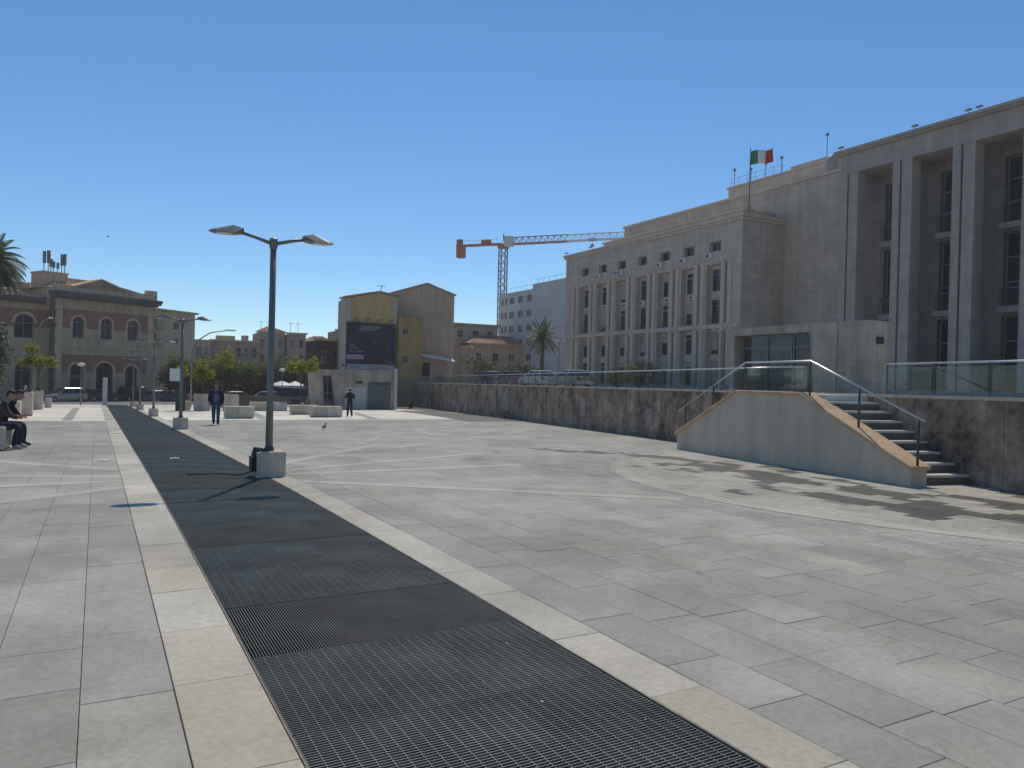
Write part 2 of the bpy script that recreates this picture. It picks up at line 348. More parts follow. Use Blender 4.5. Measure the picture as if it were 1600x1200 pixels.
M['stone_trim'] = mat('buff_stone_trim', (.63, .475, .295), .15, 1, .9, .1, 0, .2, 20, streak=.2)
M['eave'] = mat('dark_eave_timber', (.12, .105, .09), .2, 2, .85)
M['tile'] = mat('clay_roof_tile', (.36, .20, .13), .3, .8, .9, .5, 0, .2, 12, tint=(.42, .28, .2))
M['plas_g'] = mat('grey_buff_plaster', (.60, .47, .31), .15, .5, .9, .1, 0, .2, 14, streak=.22)
M['plas_y'] = mat('yellow_plaster', (.62, .42, .18), .14, .6, .9, .1, 0, .2, 14, streak=.2)
M['plas_p'] = mat('pale_plaster', (.55, .48, .38), .12, .6, .9, .1, 0, .2, 14, streak=.25)
M['plas_b'] = mat('brown_grey_plaster', (.58, .42, .29), .15, .5, .9, .1, 0, .2, 12, streak=.22)
M['plas_o'] = mat('pink_plaster', (.48, .35, .28), .15, .5, .9, .1, 0, .2, 12, streak=.25)
M['plas_w'] = mat('white_grey_render', (.60, .58, .55), .08, .4, .9, .05, 0, .2, 12, streak=.1)
M['far_a'] = mat('far_brown_plaster', (.34, .265, .20), .2, .4, .9, .1, 0, .2, 8, streak=.3)
M['far_b'] = mat('far_buff_plaster', (.42, .345, .26), .2, .4, .9, .1, 0, .2, 8, streak=.3)
M['far_c'] = mat('far_pink_plaster', (.46, .35, .28), .2, .4, .9, .1, 0, .2, 8, streak=.3)
M['ad'] = mat('billboard_navy_print', (.028, .03, .048), .2, 1, .6)
M['adw'] = mat('billboard_white_print', (.42, .42, .45), .1, 3, .6)
M['shutter'] = mat('green_shutter', (.05, .075, .06), .2, 5, .7)
M['leaf_lime'] = leaf_mat('bright_tree_leaf', (.12, .15, .015), (.24, .26, .03), .5)
M['leaf_dark'] = leaf_mat('ficus_leaf', (.045, .085, .012), (.13, .17, .03), .4)
M['leaf_palm'] = leaf_mat('palm_leaf', (.045, .07, .022), (.11, .135, .05), .3)
M['leaf_deep'] = leaf_mat('deep_shrub_leaf', (.03, .05, .018), (.08, .105, .04), .3)
M['bark'] = mat('bark', (.13, .10, .075), .35, 6, .95, .5, 0, .1, 30)
M['palmbark'] = mat('palm_bark', (.16, .125, .09), .35, 5, .95, .6, 0, .1, 18)
M['soil'] = mat('soil', (.08, .06, .045), .3, 6, 1)
M['craner'] = mat('crane_red_paint', (.36, .09, .06), .15, 1, .6)
M['cranew'] = mat('crane_white_paint', (.60, .58, .55), .15, 1, .6)
M['craneg'] = mat('crane_mast_paint', (.16, .13, .11), .2, 1, .6)
M['tyre'] = mat('tyre_rubber', (.018, .018, .018), .2, 6, .85)
M['rim'] = mat('alloy_rim', (.45, .46, .47), .1, 6, .35, 0, .8)
M['red'] = mat('red_lens', (.32, .02, .015), .1, 6, .3)
M['headl'] = mat('headlamp_lens', (.72, .74, .76), .1, 6, .15)
M['carglass'] = glass_dark('car_glass', (.02, .024, .028), .04)
def paint(name, c, metal=.3):
    m = mat(name, c, .05, 2, .28, 0, metal, .5); b = m.node_tree.nodes['Principled BSDF']
    b.inputs['Coat Weight'].default_value = .8; b.inputs['Coat Roughness'].default_value = .06; return m
# ================================================================== GROUND
def sheet(name, xs, ys, zf, m, parent=None):
    mb = MB(); n = len(xs)
    for y in ys:
        for x in xs: mb.v.append((x, y, zf(x, y)))
    for j in range(len(ys)-1):
        for i in range(n-1): mb.f.append((j*n+i, j*n+i+1, (j+1)*n+i+1, (j+1)*n+i))
    return mb.build(name, m, parent)
ys_g = [-2500, -400, -60, -10]+list(np.arange(0, 124, 4.0))+[180, 400, 1200, 3000]
structure(sheet('ground', [-3000, -600, -150, -50, -20, -8, 0, 0.7, 2.6, 8, 20, 50, 150, 600, 3000], ys_g,
                lambda x, y: gz(x, y)-(.35 if (0.6 < x < 2.7 and -3 < y < 84) else .09), M['ground']))
def strip_poly(name, pts, m, dz, parent=None, seg=1.5, thick=.03):
    """flat sheet following the slope of the plaza, polygon given as left and right border point lists"""
    mb = MB(); Lp, Rp = pts
    for a, b in zip(Lp, Rp): mb.v += [(a[0], a[1], gz(*a)+dz), (b[0], b[1], gz(*b)+dz)]
    for i in range(len(Lp)-1): mb.f.append((2*i, 2*i+1, 2*i+3, 2*i+2))
    return mb.build(name, m, parent)
ysp = list(np.arange(-4, 80.1, 2.0))
pave = MB()
for side in (0, 1):
    o = len(pave.v)
    for y in ysp:
        a, b = ((-16, .80) if side == 0 else (2.53, wall_x(y)+.05))
        pave.v += [(a, y, gz(0, y)-.022), (b, y, gz(0, y)-.022)]
    for i in range(len(ysp)-1): pave.f.append((o+2*i, o+2*i+1, o+2*i+3, o+2*i+2))
pavement = structure(pave.build('pavement', M['joint']))
street = structure(sheet('road', [-120, -40, -16, 0, 15, 30, 60, 120], [80, 86, 92, 98, 104, 110, 114], lambda x, y: gz(x, y)-.04, M['asphalt']))

# ---- paving stones ------------------------------------------------------------
def in_pale_disc(x, y): return math.hypot(x-14.6, y-8.2) < 6.7
STREAM = [(10.3, 16.8), (10.9, 15.6), (11.6, 14.6), (11.7, 12.9), (11.1, 10.8), (10.7, 8.8), (10.8, 7.0), (10.9, 5.2), (10.5, 3.4)]
def stream_dist(x, y):
    d = 9
    for (a, b), (c, e) in zip(STREAM[:-1], STREAM[1:]):
        t = max(0, min(1, ((x-a)*(c-a)+(y-b)*(e-b))/((c-a)**2+(e-b)**2))); d = min(d, math.hypot(x-a-t*(c-a), y-b-t*(e-b)))
    return d
def wetness(x, y):
    d = stream_dist(x, y)
    if y > 12.6: return 1.0 if d < .22 else (.8 if d < .55 and random.random() < .25 else 0)
    n = mnoise.noise(Vector((x*1.5, y*.9, 3.1)))+.6*mnoise.noise(Vector((x*3.4, y*2.4, 8.2)))
    v = 1.5-d*.78+n*2.2
    return max(0.0, min(1.0, (v-.95+random.uniform(-.25, .25))*5))
slabs = []          # (x0,x1,y0,y1,r,g,b,kind)
def course(x0, x1, ya, yb, lens, y_start=None, pale=False):
    y = ya-random.random()*lens[1]
    while y < yb:
        ln = random.uniform(*lens); y1 = min(y+ln, yb); xm, ym = (x0+x1)/2, (max(y, ya)+y1)/2
        if y1 > ya+.05:
            y0 = max(y, ya)
            t = 1+rng.normal(0, .026); u = random.random()
            if u < .13: t *= .91
            elif u > .94: t *= 1.05
            g = max(0, rng.normal(.06, .10)); w = 0.0
            if xm > 2.9:
                if in_pale_disc(xm, ym): t *= 1.08; g += .2
                if ym > 4 or xm > 8: w = wetness(xm, ym) if (xm > 7 and ym < 19) else 0
            slabs.append((x0, x1, y0, y1, t/2, min(1, g), w))
        y = y1
x = 2.905
while x < 24:
    x1 = x+.42
    ylo, yhi = -.5, 39.0
    # keep each course on the plaza side of the retaining wall
    ymin = max(ylo, WA[1]+(x1-WA[0])*WD[1]/WD[0]) if x1 > wall_x(ylo) else ylo
    if ymin < yhi:
        if x > 7.2 and ymin < 17:
            course(x, x+.21, ymin, min(18.0, yhi), (.2, .5)); course(x+.21, x1, ymin, min(18.0, yhi), (.2, .5)); course(x, x1, max(ymin, 18.0), yhi, (.55, .9))
        else: course(x, x1, ymin, yhi, (.6, .95))
    x = x1
x = .375
while x > -13:
    course(x-.42, x, -.5, 39.0, (.6, 1.15)); x -= .42
def slab_geo(items, lift=True):
    n = len(items); V = np.zeros((n, 12, 3)); g = .0016; c = .0025
    for i, s in enumerate(items):
        x0, x1, y0, y1 = s[0]+g, s[1]-g, s[2]+g, s[3]-g
        dz = random.uniform(-.0015, .0015); za, zb = gz(0, y0)+dz, gz(0, y1)+dz
        V[i] = [(x0,y0,za-.03),(x1,y0,za-.03),(x1,y1,zb-.03),(x0,y1,zb-.03),(x0,y0,za-c),(x1,y0,za-c),(x1,y1,zb-c),(x0,y1,zb-c),
                (x0+c,y0+c,za),(x1-c,y0+c,za),(x1-c,y1-c,zb),(x0+c,y1-c,zb)]
    F = np.array([(8,9,10,11),(4,5,9,8),(5,6,10,9),(6,7,11,10),(7,4,8,11),(0,1,5,4),(1,2,6,5),(2,3,7,6),(3,0,4,7)])
    return V, F
def slab_mesh(name, items, m):
    V, F = slab_geo(items); n = len(items)
    faces = (F[None]+(np.arange(n)*12)[:, None, None]).reshape(-1, 4)
    me = bpy.data.meshes.new(name); me.vertices.add(n*12); me.vertices.foreach_set('co', V.ravel())
    me.loops.add(len(faces)*4); me.loops.foreach_set('vertex_index', faces.ravel())
    me.polygons.add(len(faces)); me.polygons.foreach_set('loop_start', np.arange(len(faces))*4)
    me.update(); me.validate(); me.shade_flat()
    at = me.attributes.new('tone', 'FLOAT_COLOR', 'POINT')
    cols = np.ones((n, 12, 4)); cols[:, :, :3] = np.array([s[4:7] for s in items])[:, None, :]
    at.data.foreach_set('color', cols.ravel()); me.materials.append(m); return me
def apparent(s):
    xm, ym = (s[0]+s[1])/2, (s[2]+s[3])/2; d = Vector((xm, ym, -1.62)); z = d.dot(cf)
    if z < .6: return 0
    px, py = d.dot(cr)/z*1180, -d.dot(cu)/z*1180
    if abs(px) > 830 or abs(py) > 640: return 0
    return (s[1]-s[0])*(s[3]-s[2])*1.62/z**3
slabs.sort(key=apparent, reverse=True)
near, rest = slabs[:290], slabs[290:]
for s in near: link('paving_stone', slab_mesh('paving_stone', [s], M['slab']), None, pavement)
rest = [s for s in rest if not (s[3] < 1.5)]
o = link('paving_stones_beyond', slab_mesh('paving_stones_beyond', rest, M['slab']), None, pavement); o['kind'] = 'stuff'
# cream border courses on both sides of the grating
bord = []
for x0, x1 in ((.378, .787), (2.543, 2.903)):
    y = 1.0+random.random()*.4
    while y < 80:
        y1 = y+random.uniform(.62, 1.15) if y < 24 else y+2.2
        bord.append((x0, x1, y, y1, (1+rng.normal(0, .06))/2, max(0, rng.normal(.05, .1)), 0)); y = y1
bord.sort(key=lambda s: s[2])
for s in bord: link('border_stone', slab_mesh('border_stone', [s], M['border']), None, pavement)
# pale travertine field beyond the grey paving
pal = []
xs_ = list(np.arange(-13, .38, .9))
for a, b in ((-13.0, .375), (2.905, 24.0)):
    y = 39.04
    while y < 80:
        x = a; row = 1.6
        while x < b-.1:
            x1 = min(x+1.6, b)
            if x1 < wall_x(y)-.1:
                grey = (-1.36 < x+.5 < -.2 and False)
                pal.append((x, x1, y, y+row, (1+rng.normal(0, .04)-(.12 if y > 64 else 0))/2, max(0, rng.normal(.12, .08)), 0))
            x = x1
        y += row
o = link('pale_paving_beyond', slab_mesh('pale_paving_beyond', pal, M['pale']), None, pavement); o['kind'] = 'stuff'
def ribbon(name, pts, w, m, dz=.004, tone=(.5, .05, 0), parent=pavement):
    """inlaid band of stone following the slope, split into short stones"""
    mb = MB(); P = [Vector((p[0], p[1], 0)) for p in pts]; Q = []
    for a, b in zip(P[:-1], P[1:]):
        n = max(1, int((b-a).length/1.0)); Q += [a+(b-a)*k/n for k in range(n)]
    Q.append(P[-1])
    for i, p in enumerate(Q):
        t = (Q[min(i+1, len(Q)-1)]-Q[max(i-1, 0)]).normalized(); s = Vector((-t.y, t.x, 0))*w/2
        for q in (p-s, p+s): mb.v.append((q.x, q.y, gz(q.x, q.y)+dz))
    for i in range(len(Q)-1): mb.f.append((2*i, 2*i+2, 2*i+3, 2*i+1))
    me = mb.mesh(name); at = me.attributes.new('tone', 'FLOAT_COLOR', 'POINT'); at.data.foreach_set('color', list((*tone, 1))*len(mb.v))
    me.materials.append(m); return link(name, me, None, parent)
STAR = (1.67, 13.3)
for ang, r0, r1 in ((-41, 1.65, 7.6), (0.5, 1.25, 6.0), (25, 1.4, 7.6), (52, 2.0, 8.5), (183, 1.33, 10), (215, 1.6, 9), (156, 1.45, 9), (128, 2.1, 9)):
    a = R(ang); ribbon('inlaid_stone_band', [(STAR[0]+r0*math.cos(a), STAR[1]+r0*math.sin(a)), (STAR[0]+r1*math.cos(a), STAR[1]+r1*math.sin(a))], .3, M['slab'], .0022+.0006*random.random(), (.615, .12, 0))
for pts in ([(11, 21.7), (16.6, 28.0)], [(11.0, 21.7), (10.1, 23.6), (10.85, 27.4)], [(10.9, 21.4), (12.6, 18.6)], [(10.8, 21.5), (8.0, 19.6), (5.5, 17.6)], [(8.3, 24.0), (6.4, 20.2)]):
    ribbon('inlaid_stone_band', pts, .3, M['slab'], .0032, (.57, .12, 0))
arc = [(14.6+6.75*math.cos(R(a)), 8.2+6.75*math.sin(R(a))) for a in range(132, 222, 5)]
ribbon('inlaid_curved_band', arc, .3, M['slab'], .0042, (.57, .25, 0))
ribbon('inlaid_stone_band', [(-13, 39.0), (.37, 39.0)], .5, M['pale'], .004, (.56, .1, 0)); ribbon('inlaid_stone_band', [(2.91, 39.1), (20.5, 39.1)], .5, M['pale'], .004, (.56, .1, 0))
ribbon('grey_ground_band', [(-1.15, 39.3), (-1.3, 66)], .42, M['slab'], .004, (.5, 0, 0))
ribbon('grey_ground_band', [(18.6, 35.2), (20.0, 42), (21.6, 50), (22.4, 58)], 3.2, M['slab'], .012, (.24, 0, 0))  # wide band on the far plaza, much darker than the stones around
for pts in ([(7.5, 39.5), (9.5, 55)], [(13.2, 39.5), (16.0, 52)]): ribbon('grey_ground_band', pts, .5, M['slab'], .004, (.52, 0, 0))

# ---- ventilation grating ------------------------------------------------------
grat = thing('ventilation_grating', 'long strip of dark steel grating sunk between two cream stone borders', 'grating', (0, 0, 0))
def panel_mesh(name, along_y):
    mb = MB(); W, Lh = 1.715, 1.03; h = .03
    if not along_y:
        n = 46; sp_ = Lh/n
        for i in range(n+1): y = i*sp_; mb.box(0, W, y-.0018, y+.0018, -h, 0)
        k = 26
        for i in range(k+1): x = i*W/k; mb.box(x-.0018, x+.0018, 0, Lh, -.009, -.003)
    else:
        n = 98; sp_ = W/n
        for i in range(n+1): x = i*sp_; mb.box(x-.002, x+.002, 0, Lh, -.022, 0)
        k = 15
        for i in range(k+1): y = i*Lh/k; mb.box(0, W, y-.002, y+.002, -.022, -.012)
    return mb.mesh(name)
pm = [panel_mesh('grating_panel_cross', False), panel_mesh('grating_panel_long', True)]
pm[0].materials.append(M['steel']); pm[1].materials.append(M['steel2'])
y = 1.35
k = 0
while y < 79:
    along = 1 if (k in (3, 6, 11, 18, 19, 27) or (k > 8 and random.random() < .12)) else 0
    p = link('grating_panel', pm[along], None, grat); p.location = (.807, y, gz(0, y)-.004+random.uniform(-.0015, .0015)); p.rotation_euler = (math.atan(gslope(y+.5))+R(random.uniform(-.15, .15)), 0, 0)
    p['kind'] = 'stuff'; y += 1.05; k += 1
pit = MB(); fr1 = MB(); fr2 = MB()
yy = list(np.arange(.5, 81, 2.0))
for i, y in enumerate(yy):
    z = gz(0, y); pit.v += [(.79, y, z-.02), (.79, y, z-.11), (2.54, y, z-.11), (2.54, y, z-.02)]
    fr1.v += [(.790, y, z-.05), (.790, y, z+.002), (.798, y, z+.002), (.798, y, z-.05)]; fr2.v += [(2.532, y, z-.05), (2.532, y, z+.002), (2.54, y, z+.002), (2.54, y, z-.05)]
    if i:
        o = 4*(i-1); pit.f += [(o, o+4, o+5, o+1), (o+1, o+5, o+6, o+2), (o+2, o+6, o+7, o+3)]
        for f_ in (fr1, fr2): f_.f += [(o, o+4, o+5, o+1), (o+1, o+5, o+6, o+2), (o+2, o+6, o+7, o+3)]
pit.build('pit', M['pit'], grat); fr1.build('edge_angle', M['edge'], grat); fr2.build('edge_angle', M['edge'], grat)

# ================================================================== RETAINING WALL with glass balustrade
def wp(s, off=0.0):      # point on the wall line, s metres from WA; off>0 behind the wall
    return WA[0]+s*WD[0]+off*WD[1], WA[1]+s*WD[1]-off*WD[0]
RW_ROT = math.atan2(WD[1], WD[0])
rw = thing('retaining_wall', 'long dark stained retaining wall behind the stairs, topped with glass balustrade', 'wall')
def wall_run(s0, s1, step=2.4):
    s = s0
    while s < s1-.01:
        e = min(s+step, s1); mb = MB(); zt0, zt1 = coping_z(wp(s)[1]), coping_z(wp(e)[1]); g = .006
        A, B = wp(s+g), wp(e-g); C, D = wp(e-g, .35), wp(s+g, .35); zb = gz(0, A[1])-.25; zb2 = gz(0, B[1])-.25
        mb.add([(*A, zb), (*B, zb2), (*C, zb2), (*D, zb), (*A, zt0-.06), (*B, zt1-.06), (*C, zt1-.06), (*D, zt0-.06)],
               [(0,3,2,1),(4,5,6,7),(0,1,5,4),(1,2,6,5),(2,3,7,6),(3,0,4,7)])
        mb.build('wall_panel', M['oldwall'], rw)
        mb = MB(); A, B = wp(s+g/2, -.04), wp(e-g/2, -.04); C, D = wp(e-g/2, .39), wp(s+g/2, .39)
        mb.add([(*A, zt0-.06), (*B, zt1-.06), (*C, zt1-.06), (*D, zt0-.06), (*A, zt0), (*B, zt1), (*C, zt1), (*D, zt0)],
               [(0,3,2,1),(4,5,6,7),(0,1,5,4),(1,2,6,5),(2,3,7,6),(3,0,4,7)])
        mb.build('coping_stone', M['concrete'], rw); s = e
S_END = 74
wall_run(-14, 3.1); wall_run(3.1, 6.1, 3.0); wall_run(6.1, S_END)
def balustrade(s0, s1, name_rail='handrail'):
    n = max(1, round((s1-s0)/1.25)); st = (s1-s0)/n
    top = MB(); top.tube([(*wp(s, .17), coping_z(wp(s)[1])+.62) for s in np.linspace(s0, s1, max(2, int((s1-s0)/3)+1))], .019, 8)
    top.build(name_rail, M['rail'], rw, True)
    for i in range(n+1):
        s = s0+i*st; x, y = wp(s, .17); z = coping_z(y); mb = MB(); mb.tube([(x, y, z-.02), (x, y, z+.61)], .018, 6); mb.build('post', M['post'], rw)
        if i < n:
            a, b = wp(s+.05, .17), wp(s+st-.05, .17); z1 = coping_z(b[1]); t = .005
            na = Vector((WD[1], -WD[0]))*t; mb = MB()
            v = [(a[0]-na.x, a[1]-na.y), (b[0]-na.x, b[1]-na.y), (b[0]+na.x, b[1]+na.y), (a[0]+na.x, a[1]+na.y)]
            zz = [z, z1, z1, z]
            mb.add([(p[0], p[1], q+.06) for p, q in zip(v, zz)]+[(p[0], p[1], q+.55) for p, q in zip(v, zz)], [(0,3,2,1),(4,5,6,7),(0,1,5,4),(1,2,6,5),(2,3,7,6),(3,0,4,7)])
            mb.build('glass_pane', M['glass'], rw)
for s_, z_, w_, h_, a_ in ((33.5, .0, 1.5, 1.0, 2), (14.0, -.05, .45, .6, -3), (20.5, .1, .6, .8, -2)):
    A, B = wp(s_, -.012), wp(s_+w_, -.012); g_ = gz(0, A[1])+.45+z_; mb = MB(); t_ = math.tan(R(a_))*w_
    C_, D_ = wp(s_, -.002), wp(s_+w_, -.002)
    mb.add([(*A, g_), (*B, g_+t_), (*B, g_+t_+h_), (*A, g_+h_), (*C_, g_), (*D_, g_+t_), (*D_, g_+t_+h_), (*C_, g_+h_)], [(0,1,2,3),(7,6,5,4),(0,4,5,1),(1,5,6,2),(2,6,7,3),(3,7,4,0)]); mb.build('faded_poster', M['poster'], rw)
balustrade(-13.8, 3.3); balustrade(6.0, S_END)
# upper street level behind the wall
up = MB(); ysu = list(np.arange(-12, 80, 4.0))+[84, 100, 140]
for y in ysu:
    xw = wall_x(min(y, 76))+.33 if y <= 78 else 42.0
    if y > 78: xw = 36+ (y-78)*.3
    up.v += [(xw, y, tz(0, y)), (75, y, tz(0, y)), (300, y, tz(0, y))]
n = len(ysu)
for i in range(n-1):
    for k in (0, 1): up.f.append((3*i+k, 3*i+k+1, 3*i+k+4, 3*i+k+3))
structure(up.build('upper_street', M['upper']))

# ================================================================== STAIR BLOCK
E0 = Vector((12.11, 7.93)); SD = Vector((.2242, .97454)); SN = Vector((SD.y, -SD.x))      # along, and towards the wall
def sp3(s, off, z): return (E0.x+SD.x*s+SN.x*off, E0.y+SD.y*s+SN.y*off, z)
stair = thing('plaza_staircase', 'grey plastered double staircase block with sun-tinted orange stone coping against the dark wall', 'staircase')
prof = [(0, .33), (3.0, 1.50), (5.35, 1.50), (8.2, .31)]
mb = MB(); tk = .33
poly = [(0, -.1), (8.2, -.35)]+[(8.2, .25), (5.35, 1.44), (3.0, 1.44), (0, .27)]
v = [sp3(s, 0, z) for s, z in poly]+[sp3(s, tk, z) for s, z in poly]; n = len(poly)
mb.add(v, [tuple(range(n)), tuple(range(2*n-1, n-1, -1))]+[(i, n+i, n+(i+1) % n, (i+1) % n) for i in range(n)])
mb.build('side_wall', M['plaster'], stair)
for (s0, z0), (s1, z1) in ((( -.05, .31), (3.0, 1.50)), ((3.0, 1.50), (5.35, 1.50)), ((5.35, 1.50), (8.28, .28))):
    mb = MB(); g = .004
    a = [sp3(s0+g, -.05, z0), sp3(s1-g, -.05, z1), sp3(s1-g, tk+.05, z1), sp3(s0+g, tk+.05, z0)]
    mb.add([(x, y, z-.065) for x, y, z in a]+a, [(0,3,2,1),(4,5,6,7),(0,1,5,4),(1,2,6,5),(2,3,7,6),(3,0,4,7)])
    sharp_edges(mb.build('coping_stone', M['cop'], stair), .015)
wd = 1.55
nst = 9
for k in range(nst):                                         # near flight and far flight
    for side in (0, 1):
        z = -.04+(k+1)*(1.50+.04)/nst - (0 if side == 0 else .0)
        if side == 0: s0 = .22+k*(2.85)/nst; s1 = 3.1
        else: s1 = 8.0-k*(2.75)/nst; s0 = 5.3
        if k == nst-1: continue
        mb = MB(); h = 1.54/nst
        a = [sp3(s0, tk+.01, 0), sp3(s1 if k == nst-2 else (s0+.6 if side == 0 else s1), tk+.01, 0)]
        if side == 0: lo, hi = s0, s0+.36
        else: lo, hi = s1-.36, s1
        q = [sp3(lo, tk+.01, 0), sp3(hi, tk+.01, 0), sp3(hi, wd, 0), sp3(lo, wd, 0)]
        mb.add([(p[0], p[1], -.3) for p in q]+[(p[0], p[1], z-.045) for p in q], [(0,3,2,1),(4,5,6,7),(0,1,5,4),(1,2,6,5),(2,3,7,6),(3,0,4,7)])
        mb.build('step_riser', M['riser'], stair)
        mb = MB(); e = .03; lo2, hi2 = (lo-e, hi) if side == 0 else (lo, hi+e)
        q = [sp3(lo2, tk+.012, 0), sp3(hi2, tk+.012, 0), sp3(hi2, wd-.01, 0), sp3(lo2, wd-.01, 0)]
        mb.add([(p[0], p[1], z-.043) for p in q]+[(p[0], p[1], z) for p in q], [(0,3,2,1),(4,5,6,7),(0,1,5,4),(1,2,6,5),(2,3,7,6),(3,0,4,7)])
        mb.build('step_tread', M['tread'], stair)
mb = MB(); q = [sp3(2.75, tk+.01, 0), sp3(5.55, tk+.01, 0), sp3(5.55, wd+.1, 0), sp3(2.75, wd+.1, 0)]
mb.add([(p[0], p[1], -.3) for p in q]+[(p[0], p[1], 1.46) for p in q], [(0,3,2,1),(4,5,6,7),(0,1,5,4),(1,2,6,5),(2,3,7,6),(3,0,4,7)]); mb.build('landing', M['tread'], stair)
mb = MB(); mb.tube([sp3(s, .13, z) for s, z in ((8.35, .88), (5.2, 2.15), (2.85, 2.15), (-.15, 1.08))], .02, 10); mb.build('handrail', M['rail'], stair, True)
for s, z0, z1 in ((8.0, .36, 1.0), (6.6, .95, 1.56), (5.2, 1.5, 2.13), (2.85, 1.45, 2.13), (1.42, .88, 1.62), (.0, .32, 1.12)):
    mb = MB(); mb.tube([sp3(s, .13, z0), sp3(s, .13, z1)], .022, 8); mb.build('rail_post', M['post'], stair, True)
mb = MB(); mb.add([sp3(s, .13+o_, z) for o_ in (-.005, .005) for s, z in ((5.1, 1.55), (2.95, 1.55), (2.95, 2.03), (5.1, 2.03))], [(0,1,2,3),(7,6,5,4),(0,4,5,1),(1,5,6,2),(2,6,7,3),(3,7,4,0)]); mb.build('glass_pane', M['glass'], stair)
# ================================================================== COURTHOUSE (local x = -worldY from the block corner, local y = depth)
court = thing('courthouse', 'massive travertine courthouse with tall columned portico and rows of narrow windows', 'building', (50, 49.14, 0), R(-90))
G0 = 1.0
bays = [-(52.5+3.548*k)+49.14 for k in range(7)]            # bay centres
ops = []
for c in bays: ops += [(c-.74, c+.74, 13.95, 14.85), (c-1.02, c+1.02, 7.2, 12.75), (c-1.02, c+1.02, G0+.2, 6.75)]
slits = [-(50.95+3.533*k)+49.14 for k in range(8)]
for c in slits: ops += [(c-.16, c+.16, 7.35, 12.85), (c-.16, c+.16, G0+.4, 6.6)]
mb = MB(); wall_open(mb, -28.8, 0, G0, 16.35, ops, 0, .75)
# return face towards the viewer and far side, roof
mb.quad((0, 0, G0), (0, 5.4, G0), (0, 5.4, 16.35), (0, 0, 16.35)); mb.quad((-28.8, 0, G0), (-28.8, 0, 16.35), (-28.8, 12, 16.35), (-28.8, 12, G0))
mb.quad((-28.8, 0, 16.35), (0, 0, 16.35), (0, 12, 16.35), (-28.8, 12, 16.35))
mb.build('wall', M['trav'], court)
mb = MB(); mb.box(-28.95, .15, -.15, 5.4, 16.36, 16.62); mb.box(-29.1, .3, -.3, 5.5, 16.625, 16.85); mb.build('cornice', M['travp'], court)
mb = MB(); mb.box(-23.0, -1.2, 1.4, 5.3, 16.86, 17.55); mb.box(-23.15, -1.05, 1.25, 5.3, 17.56, 17.75); mb.build('parapet', M['travp'], court)
mb = MB(); mb.box(-28.75, -.25, -.125, .2, 6.78, 7.16); mb.build('string_course', M['travp'], court)
for c in slits:
    mb = MB()
    for x in (c-.42, c+.42):
        mb.box(x-.24, x+.24, -.11, .1, 7.17, 12.95); mb.box(x-.24, x+.24, -.11, .1, G0, 6.77)
    mb.box(c-.16, c+.16, .5, .55, G0, 13); mb.build('pilaster', M['travp'], court)
acs = MB()
def ac(u, z, y=-.02):
    m_ = MB(); m_.cbox(u-.36, u+.36, y-.32, y, z-.26, z+.26, .03); a = m_.build('air_conditioner', M['ac'], court)
    g = MB(); g.lathe([(.02, 0), (.19, 0), (.19, .012), (.02, .012)], 12, (u-.1, y-.335, z), 'y'); g.build('fan_grille', M['post'], a)
for i, c in enumerate(bays):
    window(court, c-.74, c+.74, 13.95, 14.85, .45, M['frame'], M['glassd'], nu=2, nz=1)
    for lo, hi, tr in ((10.3, 12.4, 11.9), (7.3, 9.55, 9.0), (4.4, 6.45, 5.95), (1.4, 3.8, 3.3)):
        w_ = window(court, c-.9, c+.9, lo, hi, .68, M['framew'] if i % 3 else M['frame'], M['glassd'], nu=2, nz=2, transom=tr, bar=.07)
        if random.random() < .55:
            mb = MB(); mb.box(c-.84, c+.84, .675, .682, hi-(hi-lo)*random.choice((.2, .35, .5, .8)), hi-.05); mb.build('blind', M['blind'], w_)
    mb = MB()
    for a, b in ((12.4, 12.75), (9.55, 10.3), (7.2, 7.3), (6.45, 6.75), (3.8, 4.4), (1.2, 1.4)): mb.box(c-1.03, c+1.03, .6, .8, a+.001, b-.001)
    for sgn in (-1, 1): mb.box(c+sgn*.965-.065, c+sgn*.965+.065, .62, .8, 1.4, 12.4)
    mb.box(c-1.02, c+1.02, .35, .62, 9.72, 9.84); mb.build('spandrel', M['travp'], court)
    mb = MB(); mb.box(c-.78, c+.78, .36, .40, 7.9, 7.94)
    for k in range(9): mb.box(c-.74+k*.18, c-.72+k*.18, .37, .39, 7.2, 7.9)
    mb.build('balcony_rail', M['antenna'], court)
    if i not in (3,): ac(c-.55, 13.55)
    if i in (4,): ac(c-.0, 13.55)
    if i in (1, 2, 4, 5): ac(c+.3, 9.98, .55)
    if i in (3,): ac(c-.3, 10.0, .55)
